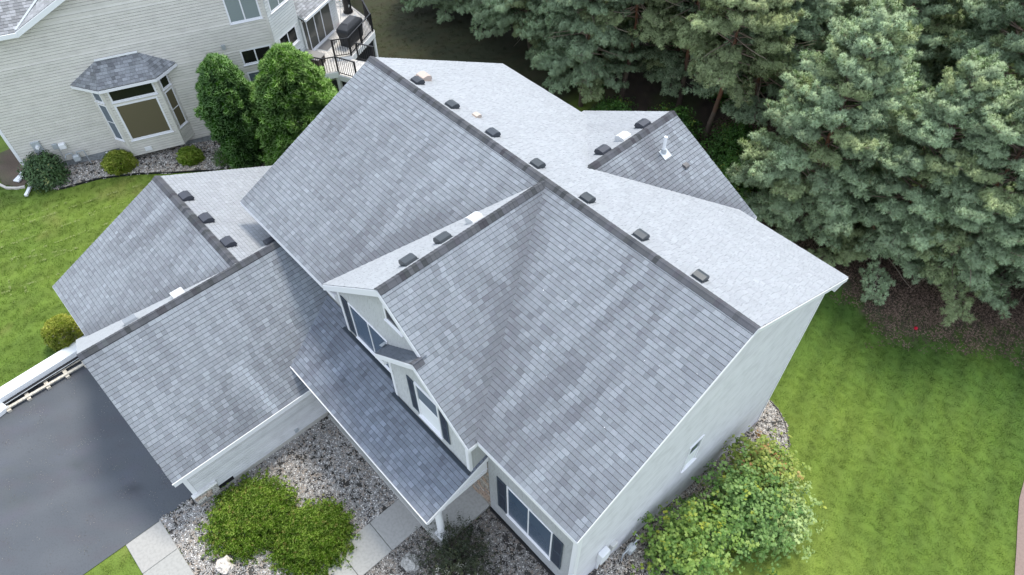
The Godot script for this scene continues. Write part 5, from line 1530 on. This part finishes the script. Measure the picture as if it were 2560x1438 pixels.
	cu.tube([Vector3(0, 0, 0), Vector3(0, 0.10, 0)], [0.05, 0.06], 12, [Color.WHITE, Color.WHITE])
	var cup := tag(put("metal_cup", cu, M.metal, self), "small metal cup on deck boards next to the smoker", "cup") as Node3D
	cup.position = Bt * Vector3(6.05, 2.25, 0.35)

# ---------------------------------------------------------------- yard things and shrubs
func build_yard() -> void:
	# bundle of white siding boxes on a long wooden pallet
	var p := thing("long_pallet", "long pale wood pallet under white panels at left edge of driveway", "pallet", Vector3(-11.25, 0.02, 14.25), 0.0)
	for x in [-0.42, 0.0, 0.30]:
		var m := MB.new(); m.bar(Vector3(x, 0.13, -1.5), Vector3(x, 0.13, 1.42), 0.10, 0.05)
		put("stringer", m, M.wood, p)
	for i in 5:
		slab(p, "block", Vector3(-0.03, 0.055, -1.40 + i * 0.69), Vector3(0.92, 0.10, 0.13), M.wood)
	var b := thing("panel_stack", "long glossy white panel bundle lying on pale pallet", "panels", Vector3(-11.50, 0.18, 14.25), 0.06)
	slab(b, "bundle", Vector3(-0.04, 0.17, 0), Vector3(0.48, 0.26, 3.5), M.white, Color.WHITE, 0.02)
	slab(b, "dark_gap", Vector3(0.10, 0.03, 0.0), Vector3(0.50, 0.04, 3.4), M.black)  # black slab put in for the shade of the gap under the bundle
	slab(b, "edge_strip", Vector3(0.34, 0.06, 0.0), Vector3(0.02, 0.02, 3.35), M.metal)
	var gtr := thing("gutter_offcut", "short white gutter piece beside pallet at left photo edge", "gutter", Vector3(-10.98, 0.03, 16.02), 0.25)
	var gm := MB.new()
	gm.bx(Vector3(0, 0.02, 0), Vector3(0.30, 0.02, 0.9)); gm.bx(Vector3(-0.15, 0.11, 0), Vector3(0.02, 0.18, 0.9)); gm.bx(Vector3(0.15, 0.11, 0), Vector3(0.02, 0.18, 0.9)); gm.bx(Vector3(0, 0.20, 0.02), Vector3(0.30, 0.02, 0.86))
	put("channel", gm, M.white, gtr)
	slab(gtr, "end_opening", Vector3(0, 0.11, -0.36), Vector3(0.27, 0.16, 0.02), M.dark)
	# boulders
	boulder("boulder", Vector3(-0.72, 0.0, 12.66), Vector3(0.27, 0.22, 0.25), 3, Color(0.62, 0.57, 0.51), "pale round boulder on gravel below left juniper")
	boulder("boulder", Vector3(3.05, 0.0, 8.45), Vector3(0.28, 0.20, 0.26), 4, Color(0.36, 0.35, 0.33), "grey boulder beside walk near dark flowering shrub")
	var bl := MB.new()
	var ctr := Vector3(9.0, ground(9.0, -14.6) + 0.08, -14.6)
	bl.tube([ctr - Vector3.UP * 0.08, ctr - Vector3.UP * 0.05, ctr, ctr + Vector3.UP * 0.05, ctr + Vector3.UP * 0.08], [0.01, 0.065, 0.085, 0.065, 0.01], 12, [Color.WHITE, Color.WHITE, Color.WHITE, Color.WHITE, Color.WHITE])
	tag(put("red_ball", bl, M.red, self), "small red ball on right lawn near the trees", "ball")
	# neighbour front corner: downspout outlet and a white box
	var dsx := thing("downspout_end", "white downspout extension on left lawn below dark shrub", "downspout", Vector3(-21.75, 0.27, 11.0), 0.9)
	var dm := MB.new(); dm.bar(Vector3(0, 0.06, -0.3), Vector3(0, 0.05, 0.3), 0.13, 0.09); dm.bar(Vector3(0, 0.06, -0.3), Vector3(-0.05, 0.2, -0.45), 0.12, 0.08)
	put("pipe", dm, M.white, dsx)
	var wx := thing("splash_block", "white concrete splash block in soil bed at left edge", "splash block", Vector3(-22.95, 0.27, 10.95), 0.6)
	slab(wx, "trough", Vector3(0, 0.05, 0), Vector3(0.30, 0.08, 0.55), M.white, Color.WHITE, 0.015)
	slab(wx, "backstop", Vector3(0, 0.12, -0.22), Vector3(0.30, 0.14, 0.08), M.white, Color.WHITE, 0.015)
	slab(self, "porch_mat", Vector3(1.9, 0.165, 6.2), Vector3(0.10, 0.03, 1.1), M.brown)
	tag(get_node("porch_mat"), "brown mat edge on porch floor under the roof", "mat")

	# junipers
	var js := [spray_mesh(11, 0.008, 0.13, 7, M.leaf), spray_mesh(12, 0.008, 0.14, 7, M.leaf)]
	var jc := [Color(0.18, 0.30, 0.04), Color(0.37, 0.52, 0.09), Color(0.36, 0.27, 0.11)]
	var j1 := thing("spreading_juniper", "low spreading juniper nearer the garage wall, left of the pair", "shrub", Vector3(-1.48, 0.0, 11.3), 0.0, "spreading junipers on the gravel")
	stems(j1, 26, 5, Vector3(0, 0.1, 0), Vector3(1.0, 0.35, 1.0), 0.014, Color(0.10, 0.075, 0.055))
	fill_crown(j1, "foliage", js, 11000, 31, Vector3(0, 0.06, 0), Vector3(1.26, 0.36, 1.32), 0.55, jc, 0.60, 0.60, Vector2(0.5, 0.92), 4.6)
	var j2 := thing("spreading_juniper", "low spreading juniper touching the walk, right of the pair", "shrub", Vector3(0.42, 0.0, 10.25), 0.0, "spreading junipers on the gravel")
	stems(j2, 26, 6, Vector3(0, 0.1, 0), Vector3(0.95, 0.35, 1.0), 0.014, Color(0.10, 0.075, 0.055))
	fill_crown(j2, "foliage", js, 10500, 32, Vector3(0, 0.06, 0), Vector3(1.12, 0.36, 1.20), 0.55, jc, 0.60, 0.60, Vector2(0.5, 0.92), 4.2)
	# globe shrub by the garage
	var gl := thing("globe_shrub", "round clipped yellow green shrub beside garage roof corner", "shrub", Vector3(-12.42, 0.0, 12.85))
	stems(gl, 8, 7, Vector3(0, 0.4, 0), Vector3(0.4, 0.4, 0.4), 0.015, Color(0.10, 0.075, 0.055))
	fill_crown(gl, "foliage", js, 3000, 33, Vector3(0, 0.62, 0), Vector3(0.62, 0.60, 0.62), 0.16, [Color(0.33, 0.38, 0.06), Color(0.62, 0.62, 0.14)], 0.8, 0.5, Vector2(0.55, 0.9))
	# neighbour bed
	var nb := [["bed_shrub", "yellow green low shrub in gravel below the bay window's left side", Vector3(-20.75, 0.2, 7.2), Vector3(0.72, 0.42, 0.62), [Color(0.30, 0.38, 0.05), Color(0.58, 0.62, 0.12)], 1900],
		["bed_shrub", "small yellow green shrub in gravel right of the bay window", Vector3(-19.3, -0.1, 4.45), Vector3(0.55, 0.34, 0.5), [Color(0.25, 0.37, 0.05), Color(0.46, 0.57, 0.11)], 1400]]
	for q in nb:
		var s := thing(q[0], q[1], "shrub", q[2])
		stems(s, 8, 9, Vector3(0, 0.2, 0), q[3] * 0.8, 0.012, Color(0.1, 0.08, 0.06))
		fill_crown(s, "foliage", js, q[5], int(q[2].z * 10), Vector3(0, 0.12, 0), q[3], 0.35, q[4], 0.65, 0.5)
	var lv := [leaf_mesh(21, 0.10, 7, true, M.leaf), leaf_mesh(22, 0.095, 7, true, M.leaf)]
	var ov := [leaf_mesh(23, 0.11, 7, false, M.leaf), leaf_mesh(24, 0.10, 7, false, M.leaf)]
	var sv := [leaf_mesh(25, 0.05, 8, false, M.leaf), leaf_mesh(26, 0.045, 8, false, M.leaf)]
	var ds := thing("dark_leaf_shrub", "dark green narrow-leaved shrub at the neighbour house's left corner", "shrub", Vector3(-21.95, 0.25, 10.0))
	stems(ds, 14, 10, Vector3(0, 0.5, 0), Vector3(0.75, 0.6, 0.75), 0.016, Color(0.1, 0.08, 0.06))
	fill_crown(ds, "foliage", ov, 1000, 41, Vector3(0, 0.45, 0), Vector3(0.85, 0.72, 0.80), 0.3, [Color(0.030, 0.065, 0.022), Color(0.075, 0.135, 0.05), Color(0.25, 0.26, 0.10)], 0.5, 0.6)
	# dry twiggy bush between the arborvitae and the post
	var db := thing("bare_bush", "leafless brown twig bush under the smaller arborvitae", "shrub", Vector3(-18.2, -0.35, 2.5))
	stems(db, 120, 12, Vector3(0, 0.5, 0), Vector3(0.7, 0.75, 0.7), 0.010, Color(0.13, 0.09, 0.075))
	var sb := thing("small_shrub", "small green shrub between dark post and bare twigs", "shrub", Vector3(-18.15, -0.3, 3.25))
	stems(sb, 6, 14, Vector3(0, 0.3, 0), Vector3(0.3, 0.3, 0.3), 0.012, Color(0.1, 0.08, 0.06))
	fill_crown(sb, "foliage", sv, 420, 44, Vector3(0, 0.35, 0), Vector3(0.42, 0.40, 0.55), 0.4, [Color(0.05, 0.12, 0.02), Color(0.10, 0.19, 0.035)], 0.4, 0.6)
	# big maple-leaved shrubs by the end wall
	var ms := [["maple_shrub", "large shrub by white end wall, uppermost, leaves turning yellow and red", Vector3(8.55, 0, -2.75), Vector3(1.15, 1.0, 1.15), 1.30, [Color(0.15, 0.24, 0.04), Color(0.36, 0.40, 0.10), Color(0.42, 0.15, 0.09)], 760],
		["maple_shrub", "large round green shrub by white end wall, middle of three", Vector3(8.95, 0, -0.95), Vector3(1.35, 1.2, 1.35), 1.35, [Color(0.075, 0.165, 0.035), Color(0.21, 0.33, 0.10), Color(0.35, 0.40, 0.05)], 1050],
		["maple_shrub", "pale tipped green shrub leaning over right lawn, beside middle shrub", Vector3(9.85, 0, -1.9), Vector3(0.95, 0.8, 1.0), 1.05, [Color(0.20, 0.29, 0.08), Color(0.38, 0.48, 0.20), Color(0.38, 0.42, 0.06)], 520],
		["maple_shrub", "looser green and yellow shrub by white wall, nearest bottom edge", Vector3(8.45, 0, 1.75), Vector3(1.15, 0.95, 1.35), 1.05, [Color(0.09, 0.19, 0.035), Color(0.26, 0.36, 0.08), Color(0.40, 0.42, 0.05)], 820]]
	for q in ms:
		var pos: Vector3 = q[2]; pos.y = ground(pos.x, pos.z)
		var s := thing(q[0], q[1], "shrub", pos)
		stems(s, 22, int(pos.z * 7) + 40, Vector3(0, q[4], 0), q[3], 0.02, Color(0.13, 0.10, 0.08))
		fill_crown(s, "foliage", lv, q[6], int(pos.z * 13) + 100, Vector3(0, q[4], 0), q[3] * 1.08, 0.95, q[5], 0.22, 0.9, Vector2(0.8, 1.25), 3.0)
	# dark flowering shrub before the porch
	var dk := thing("flowering_shrub", "sparse dark shrub with white blossoms in front of porch", "shrub", Vector3(3.95, 0.0, 7.35))
	stems(dk, 60, 15, Vector3(0, 0.35, 0), Vector3(1.15, 0.55, 1.05), 0.010, Color(0.06, 0.05, 0.042))
	fill_crown(dk, "foliage", sv, 1250, 51, Vector3(0, 0.30, 0), Vector3(1.2, 0.55, 1.1), 0.5, [Color(0.022, 0.034, 0.016), Color(0.05, 0.06, 0.03), Color(0.10, 0.11, 0.05)], 0.25, 0.6)
	var um := MB.new()
	var uxf := []; var uc := PackedColorArray()
	for q in [[-0.72, -0.35, 1.7], [-0.62, -0.15, 1.25], [-0.25, -0.62, 1.55]]:
		var a := Vector3(-0.4, 0.1, -0.1); var e := Vector3(q[0], q[2], q[1])
		um.tube([a, a.lerp(e, 0.5), e], [0.011, 0.009, 0.005], 4, [Color(0.06, 0.05, 0.04), Color(0.06, 0.05, 0.04), Color(0.06, 0.05, 0.04)], false)
		for k in 9:
			uxf.append(Transform3D(aim(Vector3(rf(-1, 1), 1, rf(-1, 1)), rf(0, 6), 0.75), a.lerp(e, 0.35 + 0.65 * k / 8.0))); uc.append(Color(0.035, 0.050, 0.022))
	put("shoot", um, M.bark, dk)
	kind(scatter(dk, "shoot_leaves", sv[0], uxf, uc), "stuff")
	var fxf := []; var fc := PackedColorArray()
	for q in [[0.35, 0.15], [0.55, 0.42], [0.75, 0.20], [0.2, 0.55], [0.62, 0.66], [0.98, -0.1], [0.42, 0.05], [0.05, 0.75]]:
		for k in 3:
			fxf.append(Transform3D(aim(Vector3.UP + rdir(rng) * 0.3, rf(0, 6), 0.85), Vector3(q[0] + rf(-0.07, 0.07), 0.62, q[1] + rf(-0.07, 0.07)))); fc.append(Color(0.75, 0.72, 0.70))
	kind(scatter(dk, "blossoms", leaf_mesh(27, 0.04, 7, false, M.leaf), fxf, fc), "stuff")

func boulder(called: String, at: Vector3, s: Vector3, sd: int, col: Color, label: String) -> void:
	var sp := SphereMesh.new(); sp.radial_segments = 20; sp.rings = 12; sp.radius = 1.0; sp.height = 2.0
	var ar := sp.get_mesh_arrays()
	var nz := noise(sd, 0.9, 3)
	var vs: PackedVector3Array = ar[Mesh.ARRAY_VERTEX]; var ix: PackedInt32Array = ar[Mesh.ARRAY_INDEX]
	var m := MB.new()
	var f := func(v: Vector3) -> Vector3:
		var k := 1.0 + nz.get_noise_3dv(v * 1.3) * 0.45
		return Vector3(v.x * s.x, v.y * s.y + s.y * 0.55, v.z * s.z) * k
	for i in range(0, ix.size(), 3):
		m.tri(f.call(vs[ix[i]]), f.call(vs[ix[i + 2]]), f.call(vs[ix[i + 1]]), col)
	var o := put(called, m, M.rock, self)
	o.position = at
	tag(o, label, "rock")

# ---------------------------------------------------------------- trees
func build_trees() -> void:
	# arborvitae against the neighbour house
	var sp := [spray_mesh(1, 0.012, 0.22, 9, M.leaf), spray_mesh(2, 0.013, 0.24, 9, M.leaf), spray_mesh(3, 0.011, 0.20, 9, M.leaf)]
	for q in [[Vector3(-15.55, -1.25, 0.15), 7.0, 1.78, 13000, "broad bright green arborvitae in front of neighbour house, larger of two", 1], [Vector3(-17.55, -0.45, 2.35), 5.8, 1.28, 7800, "narrower dark green arborvitae left of the larger one", 2]]:
		var t := thing("arborvitae", q[4], "tree", q[0])
		var tm := MB.new()
		tm.tube([Vector3.ZERO, Vector3(0, q[1] * 0.5, 0), Vector3(0, q[1] * 0.93, 0)], [0.11, 0.07, 0.015], 8, [Color(0.10, 0.07, 0.05), Color(0.10, 0.07, 0.05), Color(0.10, 0.07, 0.05)])
		put("trunk", tm, M.bark, t)
		var r := RandomNumberGenerator.new(); r.seed = q[5]
		var nz := noise(60 + q[5], 1.0, 2)
		var sets := [[], [], []]; var cc := [PackedColorArray(), PackedColorArray(), PackedColorArray()]
		for i in q[3]:
			var f: float = 1.0 - pow(r.randf(), 0.80)
			var prof := pow(1.0 - pow(f, 2.8), 0.62) * (0.80 + 0.20 * smoothstep(0.0, 0.35, f) if q[5] == 1 else 0.55 + 0.45 * smoothstep(0.05, 0.55, f))
			var a := r.randf() * TAU
			var k := nz.get_noise_3d(cos(a) * 2.0, f * q[1] * 1.1, sin(a) * 2.0)
			var rad: float = q[2] * prof * (1.0 + 0.50 * k) * lerpf(0.70, 1.0, sqrt(r.randf()))
			var y: float = 0.15 + f * (q[1] - 0.3) + r.randf() * 0.1
			var d := Vector3(cos(a), 0, sin(a))
			var up := (d * 0.75 + Vector3.UP * 0.95 + rdir(r) * 0.35).normalized()
			sets[i % 3].append(Transform3D(aim(up, r.randf() * TAU, r.randf_range(0.75, 1.2)), d * rad + Vector3.UP * y))
			var tone := clampf(0.45 + k * 0.9 + r.randfn() * 0.14, 0, 1)
			var c := Color(0.115, 0.225, 0.065).lerp(Color(0.310, 0.500, 0.145), tone)
			if q[5] == 2: c = Color(0.085, 0.185, 0.062).lerp(Color(0.210, 0.375, 0.120), tone)
			cc[i % 3].append(c)
		for i in 3: kind(scatter(t, "foliage", sp[i], sets[i], cc[i]), "stuff")

	var t1 := Color(0.350, 0.460, 0.275)
	var t2 := Color(0.310, 0.415, 0.250)
	var t3 := Color(0.375, 0.455, 0.230)
	var A := make_pine("pine_tree", 101, 12.0, 3.5, 0.14, t1, 0.2)
	var B := make_pine("pine_tree", 102, 13.0, 3.2, 0.24, t2, 0.35)
	var C := make_pine("pine_tree", 103, 11.4, 3.5, 0.08, t1 * 1.06, 0.1)
	var D := make_pine("pine_tree", 104, 12.5, 3.0, 0.44, t3, 0.3)
	var protos := [A, B, C, D]
	var used := [false, false, false, false]
	var list := [
		[2, 1.9, -16.4, 0.0, 1.0, "broad pale green pine standing clear, nearest behind roof's right side"],
		[3, -5.2, -17.9, 0.6, 0.95, "pine with leaning orange trunk seen beyond the rear gable"],
		[1, -12.4, -15.6, 1.2, 0.92, "pine whose straight grey trunk rises behind the roof valley"],
		[3, -11.0, -17.6, 2.0, 0.98, "slim pine next to the straight grey trunk behind rear roof"],
		[3, -8.2, -19.4, 3.0, 1.0, "pine right behind the rear gable peak"],
		[1, -4.4, -20.6, 4.1, 1.0, "pine with thin reddish trunk right of the leaning orange one"],
		[0, 8.4, -17.7, 0.4, 0.95, "pine with low boughs over bare soil behind right lawn"],
		[2, 11.2, -21.2, 2.3, 0.92, "pine at right photo edge, boughs reaching down towards lawn"],
		[0, -18.8, -17.6, 1.0, 0.95, "leftmost near pine, boughs over brown lawn beyond the deck"],
		[2, 5.6, -17.1, 3.3, 0.92, "small pine between the broad pale one and the bare soil"],
		[0, 13.6, -20.4, 1.3, 0.9, "pine cut by the right edge beside pale path"],
		[0, -23.2, -17.8, 2.1, 0.95, "pine above brown lawn, boughs hanging in at top photo edge"],
		[2, -26.4, -17.2, 0.7, 0.9, "pine farthest left, only its boughs showing beyond the deck"],
		[0, -9.9, -20.9, 1.9, 0.8, "bushy pine filling the gap between trunks behind rear roof"],
		[2, -15.6, -18.0, 5.3, 0.9, "bushy pine left of the straight grey trunk"],
		[1, -14.8, -22.6, 3.3, 1.02, "pine in second row behind the straight grey trunk"],
		[0, 10.0, -23.5, 2.8, 1.0, "pine crown at right photo edge above the bare soil strip"],
		[1, -8.8, -23.0, 2.0, 1.0, "pine directly behind the one at rear gable peak"],
		[2, -1.6, -26.8, 1.2, 1.0, "pine behind upper left side of the broad pale pine"],
		[0, 0.2, -24.4, 5.0, 1.0, "pine touching the broad pale pine from behind"],
		[1, 4.9, -24.6, 0.9, 1.05, "dark pine right of the broad pale pine's top"],
		[2, 9.0, -26.0, 4.0, 1.05, "pine a third of the way down the right photo edge"],
		[0, -20.5, -23.6, 2.6, 1.0, "leftmost pine at the top photo edge"],
		[3, -11.4, -25.4, 1.7, 1.05, "slim pine at top edge above the rear gable ridge"],
		[2, -6.4, -26.6, 0.3, 1.0, "bushy pine at top edge left of the broad pale pine"],
		[0, -2.2, -30.2, 3.6, 1.05, "pine at top edge just left of broad pale pine's tip"],
		[1, 3.0, -31.0, 2.2, 1.05, "pine at top edge just right of broad pale pine's tip"],
		[2, 7.4, -32.0, 5.5, 1.05, "pine filling the right photo edge near its top"],
		[1, -17.4, -29.4, 5.2, 1.05, "pine at top edge above the rear roof's far corner"],
		[0, -11.6, -32.6, 2.9, 1.08, "third-row pine at top edge above the leaning orange trunk"],
		[1, -5.6, -35.6, 1.5, 1.08, "far pine at the top edge behind broad pale pine's tip"],
		[2, 1.5, -37.5, 3.9, 1.05, "far pine close to the top right corner"],
		[0, 0.0, -44.0, 0.1, 1.1, "farthest pine at the top right corner of photo"]]
	for q in list:
		var lb: String = q[5]
		place_copy(protos[q[0]], not used[q[0]], Vector3(q[1], ground(q[1], q[2]) - 0.05, q[2]), q[3], q[4], lb, "pines behind the house")
		used[q[0]] = true
	# leafy undergrowth below the pines
	var lv := [leaf_mesh(31, 0.10, 8, false, M.leaf), leaf_mesh(32, 0.11, 8, false, M.leaf)]
	var u0 := thing("undergrowth_bush", "dark green leafy bush beneath the leaning orange trunk", "bush", Vector3(-2.2, ground(-2.2, -16.0), -16.0), 0.0, "leafy bushes under the pines")
	stems(u0, 12, 71, Vector3(0, 0.7, 0), Vector3(1.1, 0.9, 1.1), 0.02, Color(0.08, 0.06, 0.05))
	fill_crown(u0, "foliage", lv, 900, 72, Vector3(0, 0.75, 0), Vector3(1.35, 1.0, 1.35), 0.5, [Color(0.030, 0.085, 0.015), Color(0.075, 0.17, 0.03), Color(0.22, 0.26, 0.04)], 0.3, 0.8)
	for q in [[-4.4, -14.8, 1.0, 1.2], [-3.4, -18.2, 2.0, 1.1], [-0.6, -17.8, 3.0, 0.9], [-9.6, -15.2, 4.0, 1.0], [-13.6, -18.0, 5.0, 0.9], [-1.0, -14.4, 0.4, 0.75], [-16.0, -20.0, 2.4, 1.1], [-7.0, -22.5, 0.9, 1.2], [2.6, -27.5, 1.9, 1.3], [-18.5, -26.5, 3.3, 1.3], [11.0, -24.5, 0.2, 1.2], [-6.6, -16.6, 5.1, 1.15]]:
		var o: Node3D = u0.duplicate(); o.name = numbered("undergrowth_bush"); add_child(o)
		o.position = Vector3(q[0], ground(q[0], q[1]), q[1]); o.rotation.y = q[2]; o.scale = Vector3.ONE * q[3]
		tag(o, "dark leafy bush in the shade under the pines", "bush", "leafy bushes under the pines")
	# bark chips and needles on the soil
	var ch := MB.new()
	for i in 10:
		var o := Vector3(rf(-0.16, 0.16), 0.012, rf(-0.16, 0.16))
		ch.box(Transform3D(Basis(rdir(rng), rf(0, 3)), o), Vector3(rf(0.02, 0.06), 0.012, rf(0.012, 0.03)), Color(1, 1, 1) * rf(0.6, 1.5))
	var cm := ch.mesh(M.bark)
	var xf := []; var cl := PackedColorArray()
	var r := RandomNumberGenerator.new(); r.seed = 90
	for i in 24000:
		var p := Vector2(r.randf_range(-6.0, 16.0), r.randf_range(-24.0, -8.0))
		if r.randf() > mulchness(p.x, p.y): continue
		xf.append(Transform3D(Basis(Vector3.UP, r.randf() * TAU), Vector3(p.x, ground(p.x, p.y), p.y)))
		cl.append(Color(0.105, 0.074, 0.056) * r.randf_range(0.35, 2.4))
	kind(scatter(self, "bark_mulch", cm, xf, cl), "stuff")
